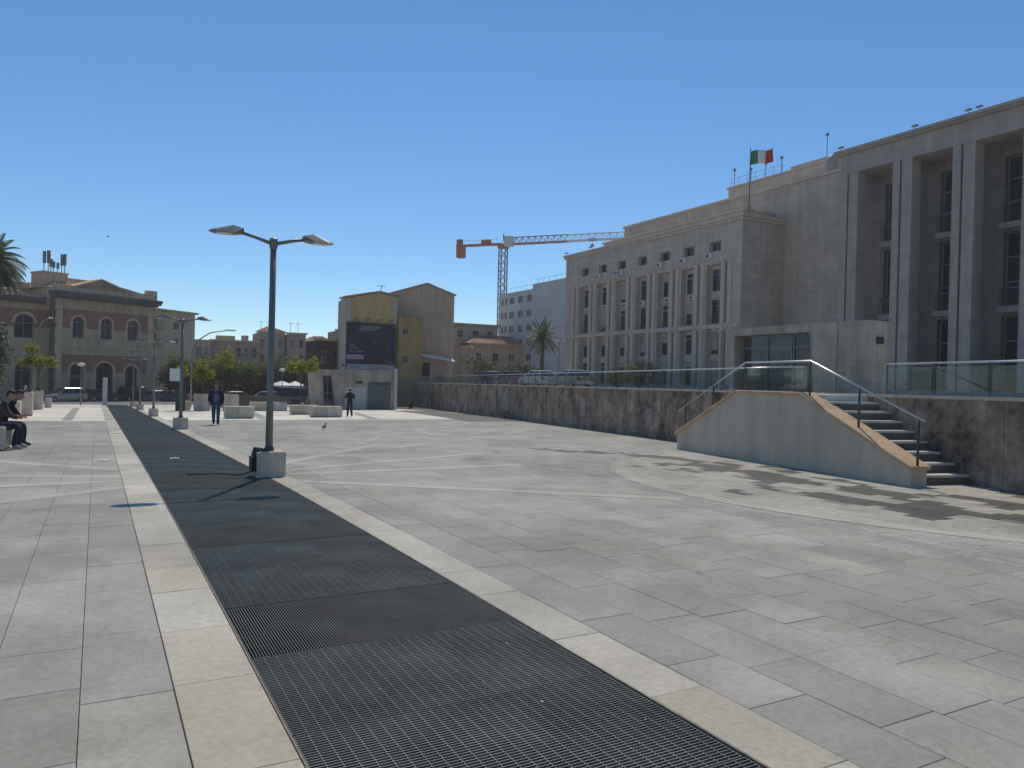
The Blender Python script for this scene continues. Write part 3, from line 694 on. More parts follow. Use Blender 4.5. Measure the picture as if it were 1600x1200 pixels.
# upper body set back, roof storey, roof equipment
mb = MB(); mb.box(-24.35, 12.0, 5.35, 22, G0, 20.05); mb.build('upper_wall', M['trav'], court)
mb = MB(); mb.box(-24.5, 10.1, 5.2, 22.2, 20.06, 20.32); mb.build('upper_cornice', M['travp'], court)
mb = MB(); mb.box(-10.4, 7.5, 8.4, 20, 20.33, 22.3); mb.box(-10.55, 7.6, 8.25, 20.1, 22.31, 22.5); mb.build('roof_storey', M['travp'], court)
mb = MB(); mb.box(-3.2, 1.2, 9.5, 18, 22.51, 23.2); mb.build('lift_housing', M['travp'], court)
mb = MB(); mb.lathe([(.5, 20.33), (.5, 21.7), (.45, 21.95), (.3, 22.2), (.1, 22.3), (.02, 22.31)], 14, (3.6, 7.0, 0)); mb.build('vent_dome', M['roofgrey'], court, True)
for u, h in ((-10.2, 2.6), (-7.9, 2.0), (-5.9, 2.2), (-3.9, 2.3), (.6, 3.0)):
    mb = MB(); zb = 22.5 if u < -3.3 else 23.2; mb.tube([(u, 9.0 if u < -3.3 else 10, zb), (u, 9.0 if u < -3.3 else 10, zb+h*.75)], .035, 6)
    mb.ball((u, 9.0 if u < -3.3 else 10, zb+h*.75), .17, 8, 5); mb.build('antenna_mast', M['antenna'], court)
mb = MB()
for u in np.arange(-10.3, -3.4, 1.15): mb.tube([(u, 8.6, 22.5), (u, 8.6, 23.4)], .02, 5)
mb.tube([(-10.3, 8.6, 23.4), (-3.4, 8.6, 23.4)], .02, 5); mb.tube([(-10.3, 8.6, 22.95), (-3.4, 8.6, 22.95)], .015, 5); mb.build('roof_railing', M['antenna'], court)
# portico
pc = [49.14-38.33, 49.14-34.01, 49.14-29.655, 49.14-25.25, 49.14-20.85, 49.14-16.45]     # column pair centres (local u)
PB = 2.6
po = []
for i in range(len(pc)-1):
    c = (pc[i]+pc[i+1])/2; po += [(c-.95, c+.95, 12.8, 17.2), (c-.95, c+.95, 7.25, 12.2), (c-.95, c+.95, 1.6, 6.65)]
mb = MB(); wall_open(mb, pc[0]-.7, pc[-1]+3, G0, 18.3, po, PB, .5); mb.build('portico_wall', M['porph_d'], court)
for i in range(len(pc)-1):
    c = (pc[i]+pc[i+1])/2
    for k, (lo, hi) in enumerate(((12.8, 17.2), (7.25, 12.2), (1.6, 6.65))):
        window(court, c-.95, c+.95, lo, hi, PB+.45, M['frame'], M['glassd'], nu=2, nz=3, bar=.09)
        mb = MB(); mb.box(c-1.1, c+1.1, PB-.35, PB+.1, lo-.42, lo-.02); mb.build('sill', M['porph'], court)
        mb = MB(); mb.box(c-1.0, c+1.0, PB-.30, PB-.25, lo+1.15, lo+1.22)
        for q in range(13): mb.box(c-1.0+q*.165, c-.975+q*.165, PB-.29, PB-.26, lo-.02, lo+1.15)
        mb.build('balcony_rail', M['antenna'], court)
for c in pc:
    for s0, s1 in ((c-.74, c-.2), (c-.03, c+.74)):
        mb = MB(); mb.box(s0, s1, 0, 1.05, G0, 17.95); mb.build('column', M['porph'], court)
    mb = MB(); mb.box(c-.2, c-.03, .35, .95, G0, 17.95); mb.build('column_web', M['porph'], court)
mb = MB(); mb.box(pc[0]-.78, pc[-1]+3, -.02, PB+.0, 17.96, 19.4); mb.build('entablature', M['porph'], court)
mb = MB(); mb.box(pc[0]-1.0, pc[-1]+3, -.3, 9, 19.41, 19.55); mb.box(pc[0]-1.15, pc[-1]+3, -.45, 9, 19.555, 19.75); mb.build('portico_cornice', M['porph'], court)
mb = MB(); mb.box(pc[0]-.7, pc[-1]+3, PB+.95, 9.2, G0, 19.4); mb.build('portico_body', M['trav'], court)
mb = MB(); mb.box(-1, pc[-1]+3, -1.2, PB+.3, G0-.3, G0+.55); mb.build('portico_plinth', M['porph'], court)
# floodlights standing on the cornices
def flood(loc, rz, label):
    t = thing('roof_floodlight', label, 'floodlight', loc, rz, 'floodlights on the courthouse cornice'); t.scale = (.62, .62, .62)
    mb = MB(); mb.tube([(0, 0, 0), (0, 0, .3)], .04, 6); mb.build('bracket', M['antenna'], t)
    mb = MB(); mb.add([(-.32, -.3, .3), (.32, -.3, .3), (.32, .25, .42), (-.32, .25, .42), (-.2, -.2, .55), (.2, -.2, .55), (.2, .2, .6), (-.2, .2, .6)], [(0,3,2,1),(4,5,6,7),(0,1,5,4),(1,2,6,5),(2,3,7,6),(3,0,4,7)]); mb.build('lamp_housing', M['lamphead'], t)
for yw, lab in ((39.0, 'roof floodlight at the left end of the portico cornice'), (33.0, 'roof floodlight second from the left on the portico cornice'), (29.3, 'left of the twin roof floodlights on the portico cornice'), (28.6, 'right of the twin roof floodlights on the portico cornice'), (25.6, 'roof floodlight on the portico cornice near the right picture edge')):
    flood((49.8, yw, 19.75), R(-90), lab)
for yw, lab in ((77.7, 'roof floodlight at the far corner of the lower courthouse block'), (72.6, 'roof floodlight beside the parapet of the lower courthouse block')): flood((49.85, yw, 16.85), R(-90), lab)
# flag
ft = thing('flagpole', 'slender dark flagpole on the corner of the courthouse cornice', 'flagpole', (50.3, 48.75, 16.85))
mb = MB(); mb.tube([(0, 0, 0), (0, 0, 5.62)], .06, 8, .035); mb.build('pole', M['antenna'], ft, True)
mb = MB(); mb.ball((0, 0, 5.66), .08, 8, 5); mb.build('finial', M['antenna'], ft, True)
mb = MB(); mb.tube([(0, .0, .7), (-.3, .5, 0)], .03, 5); mb.tube([(0, 0, .7), (.4, -.3, 0)], .03, 5); mb.build('stay', M['antenna'], ft)
fl = thing('national_flag', 'green white and red tricolour flag flying from the courthouse pole', 'flag', (50.3, 48.75, 16.85))
FW, FH = 2.2, 1.22
cols3 = [mat('flag_green', (.02, .22, .09), .1, 3, .8), mat('flag_white', (.72, .72, .70), .05, 3, .8), mat('flag_red', (.52, .035, .03), .1, 3, .8)]
def fpos(a, b):
    d = a*FW; w = .22*math.sin(a*9+b*1.2)*(.25+a)
    sag = -.12*a*a*(1-.3*b)+.05*math.sin(a*8)
    return (.04+d*.25+w*.9, -d*.93+w*.4, 4.25+b*FH*(1-.12*a)+sag)
for k in range(3):
    mb = MB(); nx, nz_ = 12, 8
    for i in range(nx+1):
        for j in range(nz_+1): mb.v.append(fpos((k+i/nx)/3, j/nz_))
    for i in range(nx):
        for j in range(nz_): mb.f.append((i*(nz_+1)+j, (i+1)*(nz_+1)+j, (i+1)*(nz_+1)+j+1, i*(nz_+1)+j+1))
    o = mb.build('stripe', cols3[k], fl, True); sm = o.modifiers.new('cloth', 'SOLIDIFY'); sm.thickness = .01

# ================================================================== STAIR HOUSE on the upper level (behind the balustrade)
sh = thing('stair_house', 'concrete stair house with slanted glazed opening behind the plaza staircase', 'kiosk', (26, 26.5, 0), R(-90))
b0 = tz(0, 22)
gl0, gl1 = .62, 5.0
mb = MB()
# front face with slanted-jamb opening
zt = 4.25; zo = 3.9
P = {'a': (0.0, zt), 'b': (.35, b0), 'c': (.62, zo), 'd': (.62, b0), 'e': (4.86, zo), 'f': (5.08, b0), 'g': (7.58, zt), 'h': (7.58, b0)}
def pz(k, y): return (P[k][0], y, P[k][1])
for q in (('b', 'd', 'c', 'a'),): mb.quad(*[pz(k, 0) for k in q])
mb.add([pz('a', 0), pz('c', 0), pz('e', 0), pz('g', 0)], [(0, 1, 2, 3)]); mb.quad(pz('f', 0), pz('h', 0), pz('g', 0), pz('e', 0))
mb.quad(pz('c', 0), pz('c', 1.2), pz('e', 1.2), pz('e', 0)); mb.quad(pz('c', 0), pz('d', 0), pz('d', 1.2), pz('c', 1.2)); mb.quad(pz('e', 0), pz('e', 1.2), pz('f', 1.2), pz('f', 0))
mb.quad(pz('a', 0), pz('g', 0), pz('g', 1.3), pz('a', 5)); mb.quad(pz('g', 0), pz('h', 0), pz('h', 1.3), pz('g', 1.3)); mb.quad(pz('a', 0), pz('a', 5), pz('b', 5), pz('b', 0)); mb.quad(pz('a', 5), pz('g', 1.3), pz('h', 1.3), pz('b', 5))
mb.build('concrete_shell', M['concrete_d'], sh)
for k in range(3):
    window(sh, .66+k*1.46, .66+(k+1)*1.46-.04, b0, zo-.02, .55+.002*k, M['frame'], M['glassb'], nu=1, nz=2, transom=b0+2.05, bar=.06, name='glazed_door')
mb = MB(); mb.box(7.58, 7.66, .5, .85, 3.35, 3.62); mb.build('wall_lamp', M['black'], sh)
mb = MB(); mb.box(6.2, 6.22, -.008, 0, b0, zt-.02); mb.build('panel_joint', M['eave'], sh)

# ================================================================== WHITE MODERN BLOCK
wb = thing('modern_block', 'pale grey modern office block with small square windows beyond the courthouse', 'building', (55, 105, 0), R(-90))
ops = []; us = [1.0, 2.35, 3.55, 5.4, 6.3, 7.9, 8.8, 10.45]
cols_ = [(1.0, 1.6), (2.1, 2.7), (3.5, 5.0), (6.2, 7.7), (8.8, 10.3)]
for r_ in range(5):
    zc = 13.5-r_*2.15
    for a, b in cols_: ops.append((a, b, zc-.5, zc+.55))
mb = MB(); wall_open(mb, 0, 10.6, 1, 14.8, ops, 0, .2); mb.quad((0, 0, 1), (0, 0, 14.8), (0, 12, 14.8), (0, 12, 1)); mb.quad((0, 0, 14.8), (10.6, 0, 14.8), (10.6, 12, 14.8), (0, 12, 14.8))
wall_open(mb, 10.6, 26.5, 1, 15.45, [], -.02, .2); mb.quad((10.6, -.02, 14.8), (10.6, -.02, 15.45), (10.6, 12, 15.45), (10.6, 12, 14.8)); mb.quad((10.6, -.02, 15.45), (26.5, -.02, 15.45), (26.5, 12, 15.45), (10.6, 12, 15.45))
mb.build('wall', M['plas_w'], wb)
for o_ in ops: window(wb, *o_, .16, M['framew'], M['glassd'], nu=2 if o_[1]-o_[0] > 1 else 1, nz=1)
mb = MB()
for u in np.arange(.2, 26, 1.6): z = 14.8 if u < 10.6 else 15.45; mb.tube([(u, .3, z), (u, .3, z+.7)], .02, 5)
mb.tube([(.2, .3, 15.5), (10.5, .3, 15.5)], .018, 5); mb.tube([(10.7, .3, 16.15), (26, .3, 16.15)], .018, 5); mb.build('roof_railing', M['antenna'], wb)

# ================================================================== BRICK STATION-LIKE BUILDING on the left
AZ = 62.0
lb = thing('arcaded_building', 'ochre two storey building with brick bands and round arched windows at the far left', 'building', (6.57, 112.0, 0), R(90-AZ))
B0 = -2.45
upw = [(-10.53, -9.15, 5.4, 8.05, 1), (-7.13, -5.67, 5.42, 8.1, 1), (-3.65, -2.16, 5.42, 8.12, 1)]
dnw = [(-10.75, -9.14, B0+.1, 2.25, 1), (-7.6, -5.41, B0+.1, 2.48, 1), (-3.84, -2.16, B0+.1, 2.2, 1)]
for z0, z1, m_, y_, nm in ((B0, 1.2, 'ochre_stone', 0, 'lower_wall'), (1.2, 3.35, 'brick', .02, 'brick_band'), (3.35, 6.6, 'ochre_stone', 0, 'middle_wall'), (6.6, 8.9, 'brick', .02, 'brick_band'), (8.9, 10.1, 'ochre_stone', 0, 'frieze')):
    mb = MB(); wall_open(mb, -12.6, 0, z0, z1, upw+dnw, y_, .38-y_); mb.quad((-12.6, y_, z0), (-12.6, y_, z1), (-12.6, 1.3, z1), (-12.6, 1.3, z0)); mb.quad((0, 0, z0), (0, 9, z0), (0, 9, z1), (0, 0, z1)); mb.build(nm, M[m_], lb)
for w in upw: window(lb, w[0], w[1], w[2], w[3], .34, M['frame'], M['glassb'], True, bar=.09)
for w in dnw: window(lb, w[0], w[1], w[2], w[3], .34, M['shutter'], M['glassd'], True, bar=.12, name='arched_door')
for w in upw+dnw:                                             # stone surrounds
    a, b, c, d = w[:4]; r_ = (b-a)/2; zs_ = d-r_; m0 = (a+b)/2; t = .26; mb = MB()
    n_ = 14
    for i in range(n_):
        p = [(m0-rr*math.cos(math.pi*j/n_), zs_+rr*math.sin(math.pi*j/n_)) for j in (i, i+1) for rr in (r_, r_+t)]
        mb.prism([p[0], p[1], p[3], p[2]], 'y', -.08, .03)
    mb.box(a-t, a, -.08, .03, c, zs_); mb.box(b, b+t, -.08, .03, c, zs_); mb.build('arch_surround', M['stone_trim'], lb)
for a, b in ((-12.6, -11.75), (-.85, 0)):
    mb = MB()
    for k in range(14):
        z = B0+k*.86; e = .0 if k % 2 else .18; mb.box(a+(e if a < -5 else 0)-.02, b-(e if a > -5 else 0)+.02, -.07, .1, z+.02, z+.84)
    mb.build('quoin', M['stone_trim'], lb)
mb = MB(); mb.box(-12.7, .1, -.14, .1, 4.2, 4.42); mb.box(-12.7, .1, -.1, .1, 3.4, 3.52); mb.build('string_course', M['stone_trim'], lb)
mb = MB()
for k in range(34): u = -12.4+k*.37; mb.box(u, u+.16, -.12, .03, 9.25, 9.75)
mb.build('frieze_blocks', M['stone_trim'], lb)['kind'] = 'stuff'
mb = MB(); mb.box(-12.95, .35, -.45, .2, 10.1, 10.3); mb.box(-13.2, .6, -.75, .2, 10.31, 10.6); mb.box(-13.3, .7, -.85, .2, 10.61, 10.95); mb.build('cornice', M['eave'], lb)
mb = MB(); mb.box(-12.8, .2, -.1, .6, 10.96, 11.75); mb.box(-1.0, .28, -.18, .7, 10.97, 12.25); mb.build('parapet', M['stone_trim'], lb)
def tiled_roof(parent, x0, x1, y0, y1, z0, z1, name='roof', m_='tile', hip=True, step=.55):
    """roof slope made of rows of rounded tiles"""
    mb = MB(); nrow = max(3, int((y1-y0)/1.2)); n_ = max(4, int((x1-x0)/step))
    mb.quad((x0, y0, z0), (x1, y0, z0), (x1-(y1-y0)*.6*hip, y1, z1), (x0+(y1-y0)*.6*hip, y1, z1))
    mb.quad((x0, y0, z0), (x0+(y1-y0)*.6*hip, y1, z1), (x0+(y1-y0)*.6*hip, y1+4, z1), (x0, y1+8, z0)); mb.quad((x1, y0, z0), (x1, y1+8, z0), (x1-(y1-y0)*.6*hip, y1+4, z1), (x1-(y1-y0)*.6*hip, y1, z1))
    o = mb.build(name, M[m_], parent); tb = MB()
    for i in range(n_):
        t = (i+.5)/n_; xa = x0+(x1-x0)*t; xb = (x0+(y1-y0)*.6*hip)+((x1-x0)-(y1-y0)*1.2*hip)*t
        tb.tube([(xa, y0-.05, z0+.03), (xb, y1, z1+.03)], .1, 5, .1, False)
    tb.build('tile_rolls', M[m_], o)['kind'] = 'stuff'; return o
tiled_roof(lb, -12.9, .3, .6, 6.5, 11.4, 13.3)
mb = MB(); mb.prism([(-10.4, 11.6), (-3.6, 11.6), (-7.2, 12.85)], 'y', -.15, 2.5); mb.build('pediment', M['tile'], lb)
mb = MB(); mb.prism([(-10.6, 11.55), (-7.2, 12.82), (-7.2, 13.0), (-10.7, 11.72)], 'y', -.3, 2.6); mb.prism([(-3.4, 11.55), (-3.3, 11.72), (-7.2, 13.0), (-7.2, 12.82)], 'y', -.3, 2.6); mb.build('pediment_moulding', M['stone_trim'], lb)
# left wing, set back
lw = [(-16.45, -14.3, 5.1, 7.95, 1), (-20.6, -18.45, 5.1, 7.95, 1), (-16.3, -14.5, B0+.1, 2.2, 1), (-20.4, -18.6, B0+.1, 2.2, 1)]
for z0, z1, m_ in ((B0, 6.4, 'ochre_stone'), (6.4, 8.6, 'brick'), (8.6, 9.3, 'ochre_stone')):
    mb = MB(); wall_open(mb, -27, -12.6, z0, z1, lw, 1.3, .35); mb.build('wing_wall', M[m_], lb)
for w in lw: window(lb, *w[:4], 1.6, M['frame'], M['glassd'], True, bar=.1)
for w in lw[:2]:
    a, b, c, d = w[:4]; r_ = (b-a)/2; zs_ = d-r_; m0 = (a+b)/2; mb = MB()
    for i in range(14):
        p = [(m0-rr*math.cos(math.pi*j/14), zs_+rr*math.sin(math.pi*j/14)) for j in (i, i+1) for rr in (r_, r_+.3)]; mb.prism([p[0], p[1], p[3], p[2]], 'y', 1.22, 1.33)
    mb.build('arch_surround', M['stone_trim'], lb)
mb = MB(); mb.box(-27, -13.3, .75, 1.5, 9.3, 9.55); mb.box(-27, -13.35, .45, 1.5, 9.56, 10.0); mb.build('wing_cornice', M['eave'], lb)
tiled_roof(lb, -27, -13.2, .4, 5.5, 10.0, 11.0, 'wing_roof', hip=False); tiled_roof(lb, -27, -9.4, 5.6, 11, 11.3, 12.6, 'rear_roof', hip=False)
mb = MB(); mb.box(-12.4, -9.5, 3.5, 6.5, 11.4, 13.4); mb.box(-12.5, -9.4, 3.4, 6.6, 13.41, 13.6); mb.build('roof_turret', M['plas_b'], lb)
for u, w_, h in ((-12.0, .3, 2.9), (-11.5, .34, 3.1), (-10.9, .28, 1.6), (-10.4, .25, 1.5), (-9.9, .3, 2.8), (-11.2, .3, 1.9), (-9.55, .24, 2.9)):
    mb = MB(); mb.tube([(u, 4.2, 13.4), (u, 4.2, 13.6+h*.75)], .05, 6); mb.box(u-w_/2, u+w_/2, 4.0, 4.25, 13.6+h*.35, 13.6+h*.85); mb.build('mobile_antenna', M['antenna'], lb)
mb = MB(); mb.box(-12.55, -.05, .45, 9, B0, 11.45); mb.build('rear_body', M['plas_g'], lb)
mb = MB(); mb.box(-13.05, -12.75, -.15, .25, B0, 10.1); mb.build('drainpipe', M['eave'], lb)

# ================================================================== PLAIN HOUSE next to it
def simple_house(name, label, loc, rz, w, dep, z0, z1, wallm, wins, roof=None, group=None, shutters=True, balc=(), side=True):
    t = thing(name, label, 'house', loc, rz, group)
    mb = MB(); wall_open(mb, 0, w, z0, z1, wins, 0, .2)
    mb.quad((0, 0, z0), (0, 0, z1), (0, dep, z1), (0, dep, z0)); mb.quad((w, 0, z0), (w, dep, z0), (w, dep, z1), (w, 0, z1)); mb.quad((0, dep, z0), (0, dep, z1), (w, dep, z1), (w, dep, z0))
    mb.quad((0, 0, z1), (w, 0, z1), (w, dep, z1), (0, dep, z1)); mb.build('wall', wallm, t)
    for k, o_ in enumerate(wins): window(t, *o_[:4], .16, M['shutter'] if shutters and k % 2 else M['framew'], M['glassd'], nu=2, nz=2, bar=.06)
    mb = MB(); mb.box(-.25, w+.25, -.3, .1, z1, z1+.14); mb.box(-.35, w+.35, -.42, .1, z1+.145, z1+.3); mb.build('eaves', M['stone_trim'], t)
    for a, b, z in balc:
        mb = MB(); mb.box(a, b, -.75, -.001, z-.12, z); 
        for q in np.arange(a+.05, b, .16): mb.box(q-.01, q+.01, -.72, -.70, z, z+.95)
        mb.box(a, b, -.73, -.69, z+.95, z+1.0); mb.build('balcony', M['antenna'], t)
    if roof: tiled_roof(t, -.3, w+.3, -.2, dep*.5, z1+.3, z1+roof, hip=True)
    return t
h2w = []
for u in (1.0, 5.2):
    for z in (7.85, 5.55, 2.75): h2w.append((u, u+1.1, z, z+1.0 if u > 2 else z+1.4))
simple_house('plain_house', 'grey buff four storey house with small windows next to the arcaded building', (13.02-9.6*math.sin(R(48)), 125-9.6*math.cos(R(48)), 0), R(42), 9.6, 9, -2.8, 10.3, M['plas_g'], h2w, None, balc=((.4, 2.6, 7.7), (.4, 2.6, 5.3), (4.6, 7.2, 2.6)))

# ================================================================== FAR ROW OF HOUSES
def grid_wins(w, rows, n, ww=1.0, hh=1.7):
    out = []
    for z in rows:
        for i in range(n): c = w*(i+.5)/n; out.append((c-ww/2, c+ww/2, z, z+hh))
    return out
YR = 148
far = [  # x0, width, z1, wall, windows/row, roof, label, yoff
    (14.0, 4.2, 7.2, 'far_b', 3, None, 'low buff far house at the left end of the row behind the trees', 0),
    (18.4, 8.2, 7.4, 'far_a', 6, None, 'wide brown far house with roof boxes behind the clipped trees', 1.0),
    (26.8, 5.0, 9.4, 'far_b', 3, 1.4, 'tall pale far house with gabled roof behind the near lamp post', 2),
    (32.0, 3.4, 9.3, 'far_a', 2, None, 'narrow brown far house with roof aerials right of the near lamp post', 0),
    (35.6, 6.4, 7.3, 'far_c', 4, 2.0, 'far house with pinkish tiled roof and pale shuttered front', 1),
    (42.2, 6.0, 10.6, 'far_a', 3, None, 'tall grey far house behind the billboard building', 3)]
for x0, w, z1, m_, n_, rf, lab, yo in far:
    t = simple_house('far_house', lab, (x0, YR+yo, 0), R(-3), w, 8, -3, z1, M[m_], grid_wins(w, (4.6, 1.4, -1.8) if z1 < 8.5 else (6.6, 3.6, .4), n_, .8), rf, 'houses beyond the clipped trees', balc=((.3, w-.3, 4.4 if z1 < 8.5 else 3.5),))
    if x0 == 18.4:
        for a, b, h in ((1.0, 4.2, 1.1), (5.6, 6.6, 1.3)):
            mb = MB(); mb.box(a, b, 1, 4, z1+.01, z1+h); mb.build('roof_box', M['plas_g'], t)
    if x0 in (32.0, 26.8, 42.2):
        for u in (.8, 2.2): mb = MB(); mb.tube([(u, 2, z1), (u, 2, z1+2.4)], .04, 5); mb.tube([(u-.5, 2, z1+2.2), (u+.5, 2, z1+2.2)], .03, 5); mb.build('aerial', M['antenna'], t)
simple_house('netted_house', 'dark brown house under scaffold netting left of the billboard', (24.0, 95.2, 0), 0, 3.6, 5, -2, 5.9, mat('scaffold_net', (.10, .075, .062), .35, 1.2, .95, 0, 0, .1, 60, streak=.3), grid_wins(3.6, (3.0,), 2, .9, 1.6), None)

# ================================================================== BILLBOARD HOUSE AND ITS NEIGHBOURS
yb = thing('yellow_gable_house', 'ochre gabled house end carrying the big dark billboard', 'house', (24.6, 84, 0))
mb = MB(); poly = [(0, -2), (6.0, -2), (6.0, 10.95), (3.75, 11.25), (0, 10.4)]; mb.prism(poly, 'y', 0, 2.2); mb.build('wall', M['plas_y'], yb)
mb = MB(); mb.box(-.03, .55, -.06, 2.25, -2, 10.4); mb.box(5.5, 6.05, -.06, .3, -2, 10.85); mb.build('corner_strip', M['plas_p'], yb)
mb = MB(); mb.prism([(-.2, 10.42), (3.75, 11.27), (3.75, 11.45), (-.2, 10.6)], 'y', -.25, 2.4); mb.prism([(3.75, 11.27), (6.2, 10.95), (6.2, 11.12), (3.75, 11.45)], 'y', -.25, 2.4); mb.build('roof_edge', M['tile'], yb)
mb = MB(); mb.tube([(4.2, .5, 11.3), (4.2, .5, 12.2)], .04, 5); mb.tube([(3.7, .5, 12.1), (4.7, .5, 12.1)], .03, 5); mb.build('aerial', M['antenna'], yb)
bb = thing('billboard', 'large navy advertising billboard with white print on the ochre gable house', 'billboard', (24.62, 83.9, 0))
mb = MB(); mb.box(0, 5.78, -.14, .03, 2.98, 7.62); mb.build('printed_panel', M['ad'], bb)
mb = MB(); mb.box(.1, 5.7, -.142, .03, 2.35, 2.92); mb.build('white_strip', M['adw'], bb)
mb = MB()
for x0, x1, z0, z1 in ((0, 5.78, 7.622, 7.7), (-.08, -.002, 2.3, 7.7), (5.782, 5.86, 2.3, 7.7)): mb.box(x0, x1, -.17, .03, z0, z1)
mb.build('frame', M['post'], bb)
def print_marks(name, words, z, h, x0, m_, y=-.146):
    mb = MB(); x = x0
    for w in words:
        n_ = max(1, int(w/(h*.62))); cw = w/n_
        for i in range(n_):
            q = random.random(); sk = h*.22
            mb.add([(x+i*cw, y, z), (x+i*cw+cw*.34, y, z), (x+i*cw+cw*.34+sk, y, z+h), (x+i*cw+sk, y, z+h)], [(0, 1, 2, 3)])
            zc = z+h*(.0 if q < .4 else .42 if q < .7 else .8)
            mb.add([(x+i*cw+cw*.36, y, zc), (x+i*cw+cw*.86, y, zc), (x+i*cw+cw*.86, y, zc+h*.2), (x+i*cw+cw*.36, y, zc+h*.2)], [(0, 1, 2, 3)])
        x += w+h*.6
    o = mb.build(name, m_, bb); o['kind'] = 'stuff'; return o
print_marks('logo_print', [2.3], 6.95, .38, 1.6, M['adw'])
mb = MB(); mb.box(1.3, 3.4, -.147, -.141, 6.82, 6.88); mb.build('logo_underline', M['adw'], bb)
print_marks('small_print', [.8, .9, .7, .9], 6.5, .12, 1.0, mat('grey_print', (.13, .13, .15), .1, 3, .7))
print_marks('text_print', [.7], 5.0, .17, .3, M['adw']); print_marks('text_print', [1.1], 4.7, .17, .3, M['adw']); print_marks('text_print', [.5, .9, .3], 4.32, .17, .3, M['adw'])
mb = MB(); mb.box(.05, 2.0, -.15, -.141, 3.5, 3.98); mb.build('number_box', M['adw'], bb); print_marks('number_print', [.45, .38, .42], 3.64, .2, .3, M['ad'], -.153)
print_marks('text_print', [.7], 3.15, .14, 4.8, M['adw']); print_marks('strip_print', [1.1], 2.55, .2, .35, M['ad']); print_marks('strip_print', [.5, .8, .4], 2.62, .13, 2.6, M['ad']); print_marks('strip_print', [.6, 1.1, .5], 2.44, .1, 2.6, M['ad'])
for k in range(7):
    mb = MB(); x, z = 2.4+random.random()*2.4, 4.6+random.random()*1.4; mb.box(x, x+.3, -.147, -.141, z, z+.1); mb.build('product_print', mat('dim_print', (.16, .17, .19), .2, 3, .7) if k == 0 else bpy.data.materials['dim_print'], bb)
for k in range(4):
    mb = MB(); x = .9+k*1.35; mb.tube([(x, .0, 7.9), (x, -.7, 8.05)], .03, 5); mb.box(x-.2, x+.2, -.95, -.65, 7.98, 8.12); mb.build('spotlight', M['lamphead'], bb)
rs = thing('round_sign', 'small round pale sign at the lower left corner of the billboard', 'sign', (24.3, 83.85, 2.75))
mb = MB(); mb.lathe([(.02, 0), (.36, 0), (.36, .05), (.02, .05)], 18, (0, -.05, 0), 'y'); mb.build('disc', M['plas_p'], rs); mb = MB(); mb.lathe([(.02, 0), (.15, 0), (.15, .02), (.02, .02)], 14, (0, -.075, 0), 'y'); mb.build('centre', M['shutter'], rs)
gb = thing('brown_gable_house', 'tall windowless brown grey gable wall right of the billboard house', 'house', (30.3, 86.2, 0))
mb = MB(); mb.prism([(-3.5, -2), (8.6, -2), (8.6, 11.9), (4.9, 13.05), (.5, 11.6), (-3.5, 11.0)], 'y', 0, 9); mb.build('wall', M['plas_b'], gb)
mb = MB(); mb.prism([(8.8, 11.86), (8.8, 12.0), (4.9, 13.2), (4.9, 13.06)], 'y', -.15, 9); mb.prism([(.5, 11.61), (4.9, 13.06), (4.9, 13.2), (.5, 11.75)], 'y', -.15, 9); mb.build('roof_edge', M['tile'], gb)
mb = MB(); mb.box(.4, 8.55, -.03, .0, 7.35, 7.5); mb.build('string_course', M['plas_p'], gb)
an = thing('yellow_annex', 'narrow bright ochre annex with two small windows beside the billboard', 'house', (30.68, 83.7, 0))
ow = [(.62, 1.3, 6.55, 7.35), (.6, 1.35, 3.2, 4.1)]
mb = MB(); wall_open(mb, 0, 3.1, -2, 8.55, ow, 0, .2); mb.add([(0, 0, 8.55), (3.1, 0, 8.55), (0, 0, 8.85)], [(0, 1, 2)]); mb.quad((3.1, 0, -2), (3.1, 2.4, -2), (3.1, 2.4, 8.55), (3.1, 0, 8.55)); mb.quad((0, 0, 8.85), (3.1, 0, 8.55), (3.1, 2.4, 8.55), (0, 2.4, 8.85)); mb.build('wall', mat('bright_ochre_plaster', (.42, .29, .13), .14, .6, .9, .1, 0, .2, 14, streak=.2), an)
for o_ in ow: window(an, *o_, .15, M['framew'], M['glassd'], nu=2, nz=1)
mb = MB(); mb.prism([(-.1, 8.87), (3.3, 8.56), (3.3, 8.7), (-.1, 9.02)], 'y', -.25, 2.4); mb.build('roof_edge', M['tile'], an)
aw = thing('shop_front', 'low pinkish shop front with sloping white awning right of the annex', 'shop', (33.9, 84.6, 0))
ow = [(.3, 1.3, -1.0, 3.4), (2.0, 3.2, -.9, 1.9)]
mb = MB(); wall_open(mb, 0, 4.0, -2, 4.3, ow, 0, .25); mb.build('wall', M['plas_o'], aw)
for o_ in ow: window(aw, *o_, .2, M['shutter'], M['glassd'])
mb = MB(); mb.add([(-.1, -.1, 4.45), (4.1, -.1, 3.9), (4.1, -1.1, 3.55), (-.1, -1.1, 4.1), (-.1, -.1, 4.52), (4.1, -.1, 3.97), (4.1, -1.1, 3.62), (-.1, -1.1, 4.17)], [(0,3,2,1),(4,5,6,7),(0,1,5,4),(1,2,6,5),(2,3,7,6),(3,0,4,7)]); mb.build('awning', M['white'], aw)
low = [(45.5, 101, 7.2, 9.4, 'plas_p', (7.6,), 3, None, 'low pale house with flat roof between the gable wall and the modern block'),
       (46.5, 97, 10.5, 6.4, 'plas_b', (4.2,), 4, 1.6, 'low brown house with tiled roof in front of the modern block')]
for x0, y0, w, z1, m_, rows, n_, rf, lab in low: simple_house('low_house', lab, (x0, y0, 0), R(-2), w, 8, 0, z1, M[m_], grid_wins(w, rows, n_, .9, 1.1), rf, 'low houses left of the modern block')

